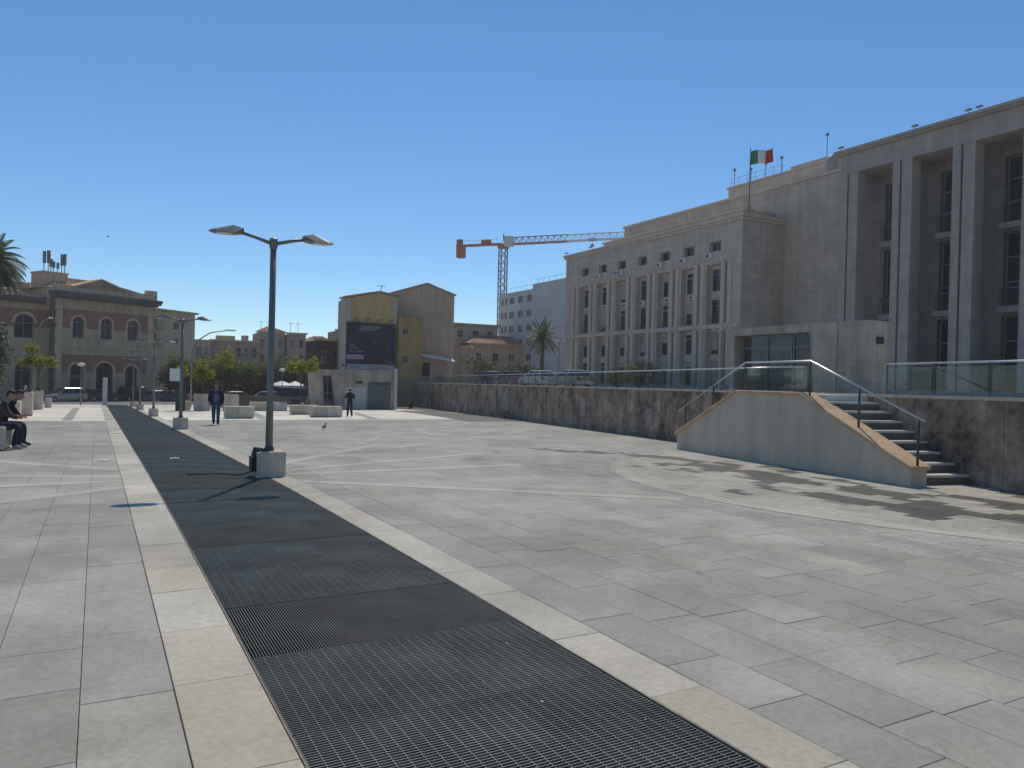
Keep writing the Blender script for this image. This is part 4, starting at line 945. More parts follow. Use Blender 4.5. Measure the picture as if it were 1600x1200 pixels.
# ================================================================== FAR STAIR HOUSE on the plaza
fk = thing('concrete_kiosk', 'concrete stair kiosk with slanted glass entrance under the billboard', 'kiosk', (16.05, 62.2, 0))
kb = gz(0, 62)-.05; kt = 2.05
mb = MB()
P = {'a': (0.0, kt), 'b': (.25, kb), 'c': (.28, 1.58), 'd': (.46, kb), 'e': (1.05, 1.58), 'f': (1.45, kb), 'g': (6.5, kt+.1), 'h': (6.5, kb)}
for q in (('b', 'd', 'c', 'a'), ('a', 'c', 'e', 'g'), ('f', 'h', 'g', 'e')): mb.quad(*[pz(k, 0) for k in q])
mb.quad(pz('c', 0), pz('c', .8), pz('e', .8), pz('e', 0)); mb.quad(pz('c', 0), pz('d', 0), pz('d', .8), pz('c', .8)); mb.quad(pz('e', 0), pz('e', .8), pz('f', .8), pz('f', 0))
mb.quad(pz('a', 0), pz('g', 0), pz('g', 4), pz('a', 4)); mb.quad(pz('g', 0), pz('h', 0), pz('h', 4), pz('g', 4)); mb.quad(pz('a', 0), pz('a', 4), pz('b', 4), pz('b', 0))
mb.build('concrete_shell', M['concrete_d'], fk)
window(fk, .3, 1.4, kb, 1.56, .5, M['frame'], M['glassb'], nu=2, nz=2, name='glazed_door')
mb = MB(); mb.box(3.1, 3.7, -.05, 0, .95, 1.15); mb.build('sign_plate', M['black'], fk)
mb = MB()
for i in range(10):
    for k in range(9):
        x = 2.2+i*.18; mb.box(x, x+.165, -.02, .0, kb+.12+k*.2, kb+.30+k*.2)
mb.build('tile_cladding', M['plas_w'], fk)['kind'] = 'stuff'
mb = MB(); mb.box(4.2, 6.2, -.03, .0, kb+.02, 1.1); mb.build('shutter_gate', M['post'], fk)
for k in range(16): mb = MB(); mb.box(4.22, 6.18, -.055, -.03, kb+.1+k*.13, kb+.2+k*.13); mb.build('gate_slat', M['antenna'], fk)
mb = MB(); mb.box(6.5, 6.75, -.1, .3, kb, 2.3); mb.build('pillar', M['plas_w'], fk)
fe = thing('fence_gate', 'grey metal fence gate between the kiosk pillar and the retaining wall', 'gate', (23.0, 68, 0))
mb = MB(); mb.box(0, 7.2, -.03, .03, 1.15, 1.22); mb.box(0, 7.2, -.03, .03, -1.2, -1.12); mb.box(0, 7.2, -.03, .03, 0, .06); mb.build('rail', M['antenna'], fe)
for k in range(37): mb = MB(); mb.box(k*.2-.02, k*.2+.02, -.02, .02, -1.42, 1.45); mb.build('bar', M['antenna'], fe)

# ================================================================== TOWER CRANE
cr_ = thing('tower_crane', 'red and white tower crane rising behind the modern block', 'crane', (79.4, 150, 0), R(-50))
def lattice(mb, p0, p1, w, n_, r_=.09, tri=False):
    p0, p1 = Vector(p0), Vector(p1); d = (p1-p0).normalized(); a = Vector((0, 0, 1)) if abs(d.z) < .8 else Vector((1, 0, 0)); a = (a-d*a.dot(d)).normalized(); b = d.cross(a)
    C = [a*w/2+b*w/2, a*w/2-b*w/2, -a*w/2-b*w/2, -a*w/2+b*w/2] if not tri else [a*w*.6, -a*w*.4+b*w/2, -a*w*.4-b*w/2]
    for c in C: mb.tube([p0+c, p1+c], r_, 5)
    for i in range(n_):
        q0, q1 = p0+(p1-p0)*i/n_, p0+(p1-p0)*(i+1)/n_
        for k in range(len(C)): mb.tube([q0+C[k], q1+C[(k+1) % len(C)]], r_*.55, 4); mb.tube([q0+C[k], q0+C[(k+1) % len(C)]], r_*.5, 4)
mb = MB(); lattice(mb, (0, 0, -3), (0, 0, 31.0), 1.5, 20, .13); mb.build('mast', M['craneg'], cr_)
mb = MB(); mb.box(-1.0, 1.0, -1, 1, 31, 31.7); mb.build('slewing_ring', M['craner'], cr_)
mb = MB(); mb.box(.8, 2.6, -1.6, -.2, 31.2, 33.4); mb.build('cab', M['cranew'], cr_)
tilt = .004
mb = MB(); lattice(mb, (0, 0, 32.4), (15, 0, 32.4+15*tilt), 1.5, 10, .12, True); mb.build('jib_section', M['craner'], cr_)
mb = MB(); lattice(mb, (15.05, 0, 32.4+15*tilt), (40, 0, 32.4+40*tilt), 1.4, 16, .11, True); mb.build('jib_section', M['cranew'], cr_)
mb = MB(); mb.box(-11.5, -.5, -.7, .7, 31.75, 32.1); mb.build('counter_jib', M['craner'], cr_)
mb = MB(); mb.box(-11.3, -9.6, -.8, .8, 29.2, 31.74); mb.build('counterweight', M['craner'], cr_)
mb = MB(); mb.box(-11.4, -10.2, -.5, .5, 32.11, 33.4); mb.build('ballast_top', M['craner'], cr_); mb = MB(); mb.box(-5.2, -3.2, -.6, .6, 32.11, 33.0); mb.build('winch', M['craner'], cr_)
mb = MB(); mb.tube([(0, 0, 33.3), (0, 0, 34.2)], .15, 5); mb.build('tower_head', M['craner'], cr_)
mb = MB(); mb.box(19.8, 21.4, -.7, .7, 31.9, 32.2); mb.tube([(20.6, 0, 31.9), (20.6, 0, 31.0)], .06, 4); mb.box(20.3, 20.9, -.2, .2, 30.5, 31.0); mb.build('trolley', M['craner'], cr_)
mb = MB()
for k in range(18): mb.tube([(-11+k*.6, -.7, 32.1), (-11+k*.6, -.7, 33.0)], .025, 4)
mb.tube([(-11, -.7, 33.0), (-.6, -.7, 33.0)], .025, 4); mb.build('walkway_rail', M['antenna'], cr_)
# ================================================================== PLAZA LAMPS
def lamp_parts(t, base=True, h=4.0):
    if base:
        mb = MB(); mb.cbox(-.235, .235, -.235, .235, -.06, .42, .015); mb.build('concrete_base', M['concrete2'], t)
    mb = MB(); mb.tube([(0, 0, .40 if base else 0), (0, 0, 1.6), (0, 0, h)], .062, 12, .05); mb.build('pole', M['lamp'], t, True)
    mb = MB(); mb.lathe([(.085, .405 if base else 0), (.085, .46 if base else .06), (.066, .50 if base else .1)], 12); mb.build('pole_collar', M['post'], t)
    mb = MB(); mb.lathe([(.056, h-.16), (.07, h-.12), (.07, h+.015), (.03, h+.04)], 12); mb.build('pole_cap', M['lamp'], t)
    for s in (-1, 1):
        mb = MB(); mb.tube([(s*.04, 0, h-.06), (s*.30, 0, h+.015), (s*.56, 0, h+.07)], .032, 8, .026); a = mb.build('arm', M['lamp'], t, True)
        mb = MB(); x0, x1 = s*.50, s*1.03; zt, zb = h+.17, h+.025
        # wedge shaped head: ridge near the arm, thin outer tip
        v = [(x0, -.10, zb+.02), (x0, .10, zb+.02), (x0, .07, zb+.10), (x0, -.07, zb+.10),
             (s*.66, -.15, zb), (s*.66, .15, zb), (s*.66, .03, zt), (s*.66, -.03, zt),
             (s*.94, -.13, zb), (s*.94, .13, zb), (s*.94, .07, zb+.05), (s*.94, -.07, zb+.05),
             (x1, -.06, zb+.012), (x1, .06, zb+.012), (x1, .04, zb+.025), (x1, -.04, zb+.025)]
        f = [(0, 1, 2, 3), (15, 14, 13, 12)]
        for k in (0, 4, 8):
            for i in range(4): j = (i+1) % 4; f.append((k+i, k+4+i, k+4+j, k+j))
        mb.add(v, f); hd = mb.build('lamp_head', M['lamphead'], a)
        mb = MB(); mb.box(min(s*.68, s*.92), max(s*.68, s*.92), -.105, .105, zb-.012, zb-.003); mb.build('lens', M['lens'], a)
lampA = None
LAMPS = [(2.585, 13.22, 'nearest double headed street lamp on a concrete block with wires at its foot'), (2.72, 30.1, 'second double headed plaza lamp along the grating'), (2.72, 45.2, 'third double headed plaza lamp along the grating'), (2.72, 59.9, 'fourth double headed plaza lamp along the grating'), (2.72, 71.6, 'farthest double headed plaza lamp along the grating')]
for i, (x, y, lab) in enumerate(LAMPS):
    if i == 0:
        lampA = thing('street_lamp', lab, 'street lamp', (x, y, gz(x, y)), R(2), 'lamps along the grating'); lamp_parts(lampA)
    else: copy_tree(lampA, (x, y, gz(x, y)), R(random.uniform(-2, 2)), lab)
mb = MB(); mb.tube([(-.1, -.05, .43), (-.2, -.1, .46), (-.27, -.1, .3), (-.26, -.02, .12)], .035, 7); mb.tube([(-.09, .08, .44), (-.22, .06, .47), (-.28, .0, .26)], .028, 7); mb.box(-.31, -.24, -.16, .06, .1, .34); mb.build('cable_box', M['black'], lampA)
cb = MB(); pts = [(2.32, 13.1, .1), (2.15, 13.35, .012), (1.9, 13.6, .02), (1.6, 13.75, .012), (1.35, 13.7, .02)]
cb.tube([(x, y, gz(x, y)+z) for x, y, z in pts], .011, 6); tag(cb.build('loose_cable', M['black'], None, True), 'loose black cable running from the nearest lamp base onto the grating', 'cable')
for x, y, lab in ((40, 41.1, 'double headed lamp on the upper street left of the stair house'), (40, 63.3, 'double headed lamp on the upper street beside the palm'), (40, 83.9, 'double headed lamp on the upper street before the low houses')):
    t = thing('street_lamp', lab, 'street lamp', (x, y, tz(x, y)), R(90), 'lamps on the upper street'); lamp_parts(t, False, 4.45)
def cobra(loc, rz, h, reach, lab):
    t = thing('curved_street_lamp', lab, 'street lamp', loc, rz, 'tall curved street lamps')
    mb = MB(); mb.tube([(0, 0, 0), (0, 0, h*.62), (reach*.03, 0, h*.74), (reach*.15, 0, h*.86), (reach*.42, 0, h*.96), (reach*.8, 0, h)], .085, 8, .045); mb.build('pole', M['lamp'], t, True)
    mb = MB(); mb.box(reach*.78, reach*1.02, -.12, .12, h-.04, h+.1); mb.build('lamp_head', M['white'], t)
cobra((-4.6, 75, gz(0, 75)), 0, 7.4, 1.2, 'tall curved street lamp in front of the arcaded building')
cobra((7.6, 75, gz(0, 75)), 0, 7.1, 3.7, 'tall curved street lamp reaching right over the clipped trees')
for x, y, lab in ((-1.2, 75, 'small post top lamp in front of the left arched door'), (15.77, 75, 'small post top lamp in front of the clipped trees')):
    t = thing('post_top_lamp', lab, 'street lamp', (x, y, gz(x, y)), 0, 'small post top lamps'); mb = MB(); mb.tube([(0, 0, 0), (0, 0, 3.45)], .05, 8, .04); mb.build('pole', M['lamp'], t, True)
    mb = MB(); mb.lathe([(.06, 3.4), (.3, 3.48), (.33, 3.56), (.2, 3.66), (.03, 3.7)], 14); mb.build('lamp_head', M['white'], t, True)

# ================================================================== PLAZA FURNITURE
t = thing('totem_post', 'slim grey totem post at the far end of the grating', 'post', (.67, 77.8, gz(0, 77.8))); mb = MB(); mb.cbox(-.19, .19, -.12, .12, 0, 2.5, .02); mb.build('body', M['plas_w'], t); mb = MB(); mb.box(-.21, .21, -.14, .14, -.1, .1); mb.build('foot', M['concrete'], t)
t = thing('sign_post', 'blank back of a square road sign beside the second lamp', 'sign', (4.98, 56, gz(0, 56))); mb = MB(); mb.tube([(0, 0, 0), (0, 0, 3.05)], .035, 8); mb.build('pole', M['lamp'], t, True); mb = MB(); mb.box(-.66, .0, -.05, -.035, 2.05, 2.9); mb.build('plate', M['ac'], t)
t = thing('utility_cabinet', 'dark green utility cabinet under the square road sign', 'cabinet', (5.1, 57.0, gz(0, 57))); mb = MB(); mb.cbox(-.3, .3, -.2, .2, 0, 1.6, .02); mb.build('body', M['shutter'], t); mb = MB(); mb.box(-.26, .26, -.215, -.2, .15, 1.5); mb.build('door', M['shutter'], t)
def planter(name, lab, x0, x1, y, z1h, dep, group, soil=True, m_='concrete2', cat='planter'):
    t = thing(name, lab, cat, ((x0+x1)/2, y+dep/2, gz(0, y+dep/2)), R(random.uniform(-3, 3)), group); w = x1-x0
    mb = MB(); mb.box(-w/2+.06, w/2-.06, -dep/2+.06, dep/2-.06, -.05, .05); mb.build('foot', M['post'], t)
    mb = MB(); mb.cbox(-w/2, w/2, -dep/2, dep/2, .05, z1h, .02)
    mb.build('body', M[m_], t)
    if soil: mb = MB(); mb.box(-w/2+.09, w/2-.09, -dep/2+.09, dep/2-.09, z1h-.1, z1h+.012); mb.build('soil', M['soil'], t)
    return t
PG = 'concrete planters on the far plaza'; BG = 'low concrete benches on the far plaza'
planter('concrete_planter', 'tall concrete planter nearer to the seated people on the left', -3.55, -2.9, 45.9, 1.22, 1.4, PG)
planter('concrete_planter', 'tall concrete planter carrying the left bright green tree', -3.85, -3.2, 60.0, 1.28, 1.4, PG)
planter('concrete_planter', 'tall concrete planter behind the walking man, left one', 6.06, 7.14, 57.1, 1.2, 1.1, PG); planter('concrete_planter', 'tall concrete planter just right of the walking man', 8.0, 8.98, 57.1, 1.2, 1.1, PG)
planter('concrete_bench', 'low concrete bench between the seated people and the tall left planter', -3.75, -3.24, 43.6, .78, .9, BG, False, cat='bench'); planter('concrete_bench', 'small low concrete bench behind the left tree planter', -3.4, -2.98, 66.5, .68, .9, BG, False, cat='bench')
planter('concrete_bench', 'low concrete bench right beside the walking man', 5.83, 7.26, 41.0, .63, .9, BG, False, cat='bench'); planter('concrete_bench', 'long low concrete bench behind the nearest lamp pole', 9.86, 12.4, 57.1, .64, .9, BG, False, cat='bench')
planter('concrete_bench', 'low concrete bench left of a pair before the kiosk', 10.69, 12.3, 47.7, .6, .9, BG, False, cat='bench'); planter('concrete_bench', 'low concrete bench nearest the kiosk, right of its pair', 10.68, 12.38, 42.6, .62, .9, BG, False, cat='bench')
planter('concrete_bench', 'low concrete bench left of the tall planter behind the walking man', 5.0, 5.95, 58.5, .66, .9, BG, False, cat='bench')
planter('dark_planter_box', 'long dark brown planter box behind the benches', 9.0, 12.9, 62.0, 1.05, 1.0, PG, True, 'eave')
seat_bench = planter('concrete_bench', 'low concrete bench under the seated people at the left edge', -2.75, -1.78, 20.35, .55, 1.5, BG, False, cat='bench')

# ================================================================== VEGETATION
def leaf_quads(centers, size, spread_n, jitter, flat=.5):
    n = len(centers)*spread_n
    c = np.repeat(centers, spread_n, 0)+rng.normal(0, jitter, (n, 3)); d = rng.normal(0, 1, (n, 3)); d[:, 2] *= flat; d /= np.linalg.norm(d, axis=1)[:, None]
    e = np.cross(d, rng.normal(0, 1, (n, 3))); e /= np.linalg.norm(e, axis=1)[:, None]; s = size*rng.uniform(.6, 1.3, (n, 1))
    return np.stack([c-d*s*.5, c+e*s*.26, c+d*s*.5, c-e*s*.26], 1)
def quads_obj(name, Q, m, parent):
    n = len(Q); me = bpy.data.meshes.new(name); me.vertices.add(n*4); me.vertices.foreach_set('co', Q.reshape(-1)); me.loops.add(n*4); me.loops.foreach_set('vertex_index', np.arange(n*4, dtype=np.int32))
    me.polygons.add(n); me.polygons.foreach_set('loop_start', np.arange(n, dtype=np.int32)*4); me.update(); me.validate(); me.shade_flat(); return link(name, me, m, parent)
def crown_pts(n, rx, ry, rz, cz, lobes=7, inner=.25, ls=.33, lr=.62):
    L_ = rng.normal(0, ls, (lobes, 3)); L_[:, 2] = np.abs(L_[:, 2])*.8-.1; out = []
    while len(out) < n:
        p = rng.normal(0, 1, 3); p /= np.linalg.norm(p); r_ = (inner+(1-inner)*random.random()**.4)*lr*(.6+.6*random.random()); l = L_[random.randrange(lobes)]; q = l+p*r_
        out.append((q[0]*rx, q[1]*ry, cz+q[2]*rz))
    return np.array(out)
def tree(name, lab, loc, th, rx, rz, m_, n=170, per=16, size=.16, group=None, ry=None, trunk=.07, jit=.16, lobes=7, ls=.33, lr=.62):
    t = thing(name, lab, 'tree', loc, random.random()*6, group); ry = ry or rx; cz = th+rz*.75
    mb = MB(); mb.tube([(0, 0, -.1), (.03, .02, th*.5), (-.02, .04, th), (0, 0, cz)], trunk, 7, trunk*.45)
    for k in range(7):
        a = k*.9+random.random(); mb.tube([(0, 0, th*.85+.05*k), (rx*.3*math.cos(a), ry*.3*math.sin(a), cz-.1*rz), (rx*.62*math.cos(a), ry*.62*math.sin(a), cz+rz*.25*random.random())], trunk*.5, 5, trunk*.12)
    mb.build('trunk', M['bark'], t, True); quads_obj('crown', leaf_quads(crown_pts(n, rx, ry, rz, cz, lobes, .25, ls, lr), size, per, jit), M[m_], t); return t
TG = 'young bright green plaza trees'
tree('young_tree', 'bright green young tree in the tall left planter', (-3.5, 60.7, gz(0, 60)+1.2), 1.35, 1.05, .85, 'leaf_lime', 120, 16, .19, TG, lobes=9, ls=.5, lr=.36, jit=.12)
tree('young_tree', 'bright green young tree behind the walking man', (6.6, 57.7, gz(0, 57)+1.1), .75, .95, .95, 'leaf_lime', 120, 16, .19, TG, lobes=9, ls=.5, lr=.36, jit=.12)
tree('young_tree', 'bright green young tree left of the kiosk', (13.8, 59.0, gz(0, 58)), 2.55, .95, 1.0, 'leaf_lime', 120, 16, .19, TG, lobes=9, ls=.5, lr=.36, jit=.12)
tree('young_tree', 'taller yellowish young tree rising among the clipped trees', (9.6, 70.0, gz(0, 70)), 3.3, .85, 1.2, 'leaf_lime', 80, 12, .2, TG)
FG = 'clipped dark trees along the far street'
where = ['far left end', 'second from the left', 'third from the left', 'fourth from the left', 'fifth from the left', 'sixth from the left', 'seventh from the left', 'right end']
for k in range(8):
    x = 10.5+k*2.75
    tree('clipped_tree', 'clipped dark green street tree, %s of the row' % where[k], (x, 110+random.uniform(-.6, .6), gz(0, 110)), 2.4, 2.4, 1.9, 'leaf_dark', 260, 18, .34, FG, 2.2, .16, .3)
for k in range(6):
    x = 9+k*4.4
    tree('clipped_tree', 'dark green tree in the back row behind the clipped trees, %s' % ['first from left', 'second from left', 'third from left', 'fourth from left', 'fifth from left', 'sixth from left'][k], (x, 116+random.uniform(-.6, .6), gz(0, 116)), 1.6, 2.6, 2.0, 'leaf_deep', 150, 16, .42, 'back row of dark street trees', 2.4, .16, .34)
hg = thing('shade_hedge', 'added dark hedge filling in the shade below the street trees', 'hedge', (0, 0, 0)); HP = []  # added foliage block standing in for the dark shade under the trees
for _ in range(2600):
    u_ = random.random(); sd_ = random.choice((0, 0, 1)); HP.append((8.5+u_*22, 112.4+(random.uniform(-.1, .1) if sd_ == 0 else random.uniform(0, 1.2)), gz(0, 112)+(random.uniform(.2, 2.5) if sd_ == 0 else 2.5+.12*math.sin(u_*60))))
quads_obj('foliage', leaf_quads(np.array(HP), .3, 3, .1), M['leaf_deep'], hg)
mb = MB(); mb.box(8.5, 30.5, 112.6, 113.4, gz(0, 112)-.1, gz(0, 112)+2.2); mb.build('dark_core', M['soil'], hg)
def palm(lab, loc, h, n, ln, group, tr=.2, droop=1.0):
    t = thing('palm_tree', lab, 'palm tree', loc, random.random(), group); mb = MB(); pts = [(.06*math.sin(i*.7), .05*math.cos(i*.5), h*i/14) for i in range(15)]
    mb.tube(pts, [tr*(1.25-.3*i/14)*(1+.10*(i % 2)) for i in range(15)], 10); mb.ball((pts[-1][0], pts[-1][1], h-.1), (tr*1.5, tr*1.5, tr*2.2), 10, 6); mb.build('trunk', M['palmbark'], t, True)
    Q = []
    for k in range(n):
        az = k*2.399; el = R(80-115*(k/n)**.9)+random.uniform(-.1, .1); l = ln*random.uniform(.85, 1.1); p = Vector((0, 0, h)); d = Vector((math.cos(az)*math.cos(el), math.sin(az)*math.cos(el), math.sin(el))); m_ = 16; prev = p.copy(); rib = [p.copy()]
        for i in range(m_):
            d = (d+Vector((0, 0, -.075*droop))).normalized(); p = p+d*l/m_; rib.append(p.copy()); side = d.cross(Vector((0, 0, 1))).normalized(); upv = side.cross(d)
            ll = l*.24*math.sin(math.pi*min(1, (i+2)/(m_+2)))+.05
            for j in range(2):
                b0_ = rib[-2]+(p-rib[-2])*j*.5
                for s in (-1, 1):
                    tip = b0_+(side*s*.85+d*.55+Vector((0, 0, -.25*droop))+upv*.1)*ll; wv = d*.045*ln/2
                    Q.append([b0_-wv*.5, (b0_+tip)/2+wv*.5+upv*.02, tip, (b0_+tip)/2-wv*.6])
        f = MB(); f.tube(rib, .03, 4, .008); f.build('frond_rib', M['leaf_palm'], t)
    quads_obj('fronds', np.array([[tuple(v) for v in q] for q in Q]), M['leaf_palm'], t)['kind'] = 'stuff'; return t
palm('palm tree on the upper street left of the courthouse', (42, 69.8, tz(0, 69)), 5.3, 34, 2.4, 'palms', .19)
palm('tall palm tree cut by the left picture edge', (-6.2, 60.0, gz(0, 60)), 9.7, 78, 2.45, 'palms', .3, 1.6)
def shrub(lab, loc, rx, rz, m_='leaf_deep', n=130, per=14, size=.16, group=None):
    t = thing('shrub', lab, 'shrub', loc, 0, group); mb = MB()
    for k in range(6): a = k*1.05; mb.tube([(0, 0, -.05), (rx*.35*math.cos(a), rx*.35*math.sin(a), rz*.8), (rx*.5*math.cos(a), rx*.5*math.sin(a), rz*1.5)], .04, 5, .012)
    mb.build('stems', M['bark'], t); quads_obj('foliage', leaf_quads(crown_pts(n, rx, rx, rz, rz*.85, 6), size, per, .18), M[m_], t)
SG = 'shrubs and dark foliage'
shrub('dark shrub beneath the tall left palm', (-6.75, 61, gz(0, 62)+1.2), 1.7, 3.4, 'leaf_deep', 260, 16, .3, SG); shrub('second dark bush at the left edge behind the benches', (-7.6, 65, gz(0, 66)), 2.0, 2.6, 'leaf_deep', 220, 16, .34, SG)
shrub('grey green oleander in front of the courthouse windows', (45, 57, tz(0, 57)), 2.0, 1.5, 'leaf_dark', 160, 14, .2, SG); shrub('smaller oleander left of the courthouse entrance lamps', (45.5, 61, tz(0, 60)), 1.5, 1.2, 'leaf_dark', 120, 14, .2, SG)
shrub('bushy dark shrub before the low brown house', (44, 88, tz(0, 80)), 2.6, 1.9, 'leaf_deep', 200, 14, .26, SG); shrub('bushy dark shrub left of the modern block', (45, 80.5, tz(0, 80)), 2.4, 1.7, 'leaf_deep', 200, 14, .26, SG)

# ================================================================== VEHICLES
def car_build(t, body, L_=4.3, W=1.78, H=1.46, style='suv'):
    hb = .96 if style != 'van' else 1.1; x0, x1 = -L_/2, L_/2
    if style == 'van': side = [(x0, .3), (x0-.0, 1.1), (x0+.02, H-.1), (x1-1.3, H-.1), (x1-.75, 1.12), (x1-.1, .95), (x1, .6), (x1-.02, .3)]
    prof = [(x0+.04, .28), (x0-.02, .55), (x0+.05, .90), (x0+.3, hb), (x1-1.2, hb), (x1-.45, hb-.12), (x1-.06, .74), (x1+.02, .5), (x1-.05, .26)]
    def loft(secs):
        mb = MB(); n = len(secs[0])
        for s in secs: mb.v += s
        for k in range(len(secs)-1):
            for i in range(n): j = (i+1) % n; mb.f.append((k*n+i, k*n+j, (k+1)*n+j, (k+1)*n+i))
        mb.f += [tuple(range(n-1, -1, -1)), tuple((len(secs)-1)*n+i for i in range(n))]; return mb
    secs = []
    for yy_, sx, dz in ((-W/2, .955, .05), (-W/2+.06, .985, .0), (-W*.25, 1.0, 0), (W*.25, 1.0, 0), (W/2-.06, .985, 0), (W/2, .955, .05)):
        secs.append([(x*sx, yy_, z+(dz if z < .4 else -dz*.6 if z > .8 else 0)) for x, z in prof])
    b = loft(secs).build('body', body, t, False); sharp_edges(b, .035, 2)
    g0, g1 = x0+.22, x1-1.25; r0, r1 = (x0+.62, x1-2.0) if style != 'van' else (x0+.3, x1-1.75)
    mb = MB(); wy, wr = W/2-.07, W/2-.24
    mb.add([(g0, -wy, hb-.02), (g1, -wy, hb-.02), (g1, wy, hb-.02), (g0, wy, hb-.02), (r0, -wr, H-.05), (r1, -wr, H-.05), (r1, wr, H-.05), (r0, wr, H-.05)], [(0,3,2,1),(4,5,6,7),(0,1,5,4),(1,2,6,5),(2,3,7,6),(3,0,4,7)])
    mb.build('windows', M['carglass'], t)
    mb = MB(); mb.add([(r0-.04, -wr-.02, H-.06), (r1+.05, -wr-.02, H-.06), (r1+.05, wr+.02, H-.06), (r0-.04, wr+.02, H-.06), (r0+.08, -wr+.06, H), (r1-.1, -wr+.06, H), (r1-.1, wr-.06, H), (r0+.08, wr-.06, H)], [(0,3,2,1),(4,5,6,7),(0,1,5,4),(1,2,6,5),(2,3,7,6),(3,0,4,7)]); rf = mb.build('roof', body, t)
    for s in (-1, 1):
        for (xa, xb) in ((g0, r0), ((g0+g1)/2-.1, (r0+r1)/2-.05), (g1, r1)):
            mb = MB(); mb.tube([(xa, s*(wy+.005), hb-.03), (xb, s*(wr+.012), H-.06)], .04, 5); mb.build('pillar', body, t)
        mb = MB(); mb.box(x1-.28, x1-.03, s*W*.33-.2, s*W*.33+.2, .63, .76); mb.build('headlight', M['headl'], t); mb = MB(); mb.box(x0-.025, x0+.12, s*W*.38-.14, s*W*.38+.14, .68, .9); mb.build('tail_light', M['red'], t)
        mb = MB(); mb.box(g1-.35, g1-.15, s*(W/2+.06)-.08, s*(W/2+.06)+.08, hb-.02, hb+.12); mb.build('mirror', body, t)
        for xw in (x0+.78, x1-.82):
            mb = MB(); mb.lathe([(.2, -.11), (.30, -.11), (.325, -.07), (.325, .07), (.30, .11), (.2, .11)], 20, (xw, s*(W/2-.10), .325), 'y'); w = mb.build('tyre', M['tyre'], t)
            mb = MB(); mb.lathe([(.03, -.118), (.205, -.118), (.205, .118), (.03, .118)], 14, (xw, s*(W/2-.10), .325), 'y'); mb.build('rim', M['rim'], w)
    mb = MB(); mb.box(x1-.03, x1+.045, -.32, .32, .38, .56); mb.build('grille', M['black'], t); mb = MB(); mb.box(x0-.05, x0-.02, -.26, .26, .5, .62); mb.build('number_plate', M['white'], t)
P_ = {k: paint('car_paint_'+k, c, m_) for k, c, m_ in (('silver', (.42, .42, .41), .6), ('dark', (.03, .032, .037), .3), ('blue', (.10, .15, .21), .5), ('white', (.62, .62, .60), .1), ('green', (.045, .06, .06), .5), ('grey', (.17, .18, .19), .5))}
LB = R(90-AZ)
CARS = [ # x,y,rz,paint,L,H,style,label,upper
 (-3.25, 99.5, LB+R(180), 'silver', 4.5, 1.62, 'suv', 'silver estate car parked in front of the left arched doors', 0),
 (.5, 104, LB, 'dark', 4.2, 1.5, 'suv', 'dark car parked right behind the silver estate car', 0),
 (4.6, 109.5, LB, 'dark', 4.6, 1.9, 'van', 'dark van with pale roof parked by the arcaded building', 0),
 (7.2, 107, LB, 'blue', 4.2, 1.46, 'suv', 'blue grey car parked at the right end of the arcaded building', 0),
 (9.3, 110.5, LB, 'silver', 4.2, 1.46, 'suv', 'small silver car behind the blue grey car', 0),
 (15.2, 96, R(15), 'grey', 4.2, 1.46, 'suv', 'grey car seen above the dark planter box', 0),
 (17.0, 91, R(160), 'white', 4.3, 1.5, 'suv', 'pale car left of the dark off roader', 0),
 (16.0, 74.5, R(168), 'green', 4.7, 1.9, 'van', 'dark green off road car parked left of the kiosk', 0),
 (36, 33, R(88), 'grey', 4.3, 1.5, 'suv', 'grey car behind the balustrade right of the stair house', 1),
 (36, 55, R(92), 'silver', 4.3, 1.5, 'suv', 'silver car behind the balustrade below the courthouse bays', 1),
 (36.5, 61.5, R(90), 'white', 4.3, 1.5, 'suv', 'white car behind the balustrade next to the silver car', 1),
 (37, 73, R(90), 'blue', 4.3, 1.5, 'suv', 'blue car behind the balustrade near the palm', 1),
 (37, 67.5, R(90), 'dark', 4.3, 1.5, 'suv', 'dark car behind the balustrade between white and blue cars', 1)]
for x, y, rz, pk, L_, H, st, lab, upz in CARS:
    t = thing('parked_car', lab, 'car', (x, y, (tz(x, y) if upz else gz(x, y)-.04)), rz, 'cars parked on the upper street' if upz else 'cars parked along the far street'); car_build(t, P_[pk], L_, 1.8, H, st)
bus = thing('parked_bus', 'white roofed bus parked behind the walking man', 'bus', (16.5, 128, gz(0, 128)), R(12))
mb = MB(); mb.cbox(-4.5, 4.5, -1.2, 1.2, .35, 1.5, .08); mb.build('body', P_['dark'], bus); mb = MB(); mb.box(-4.42, 4.42, -1.17, 1.17, 1.5, 2.55); mb.build('windows', M['carglass'], bus); mb = MB(); mb.cbox(-4.5, 4.5, -1.2, 1.2, 2.55, 2.85, .06); mb.build('roof', M['white'], bus)
for xw in (-3, 3):
    for s in (-1, 1): mb = MB(); mb.lathe([(.1, -.13), (.46, -.13), (.46, .13), (.1, .13)], 18, (xw, s*1.08, .46), 'y'); mb.build('wheel', M['tyre'], bus)
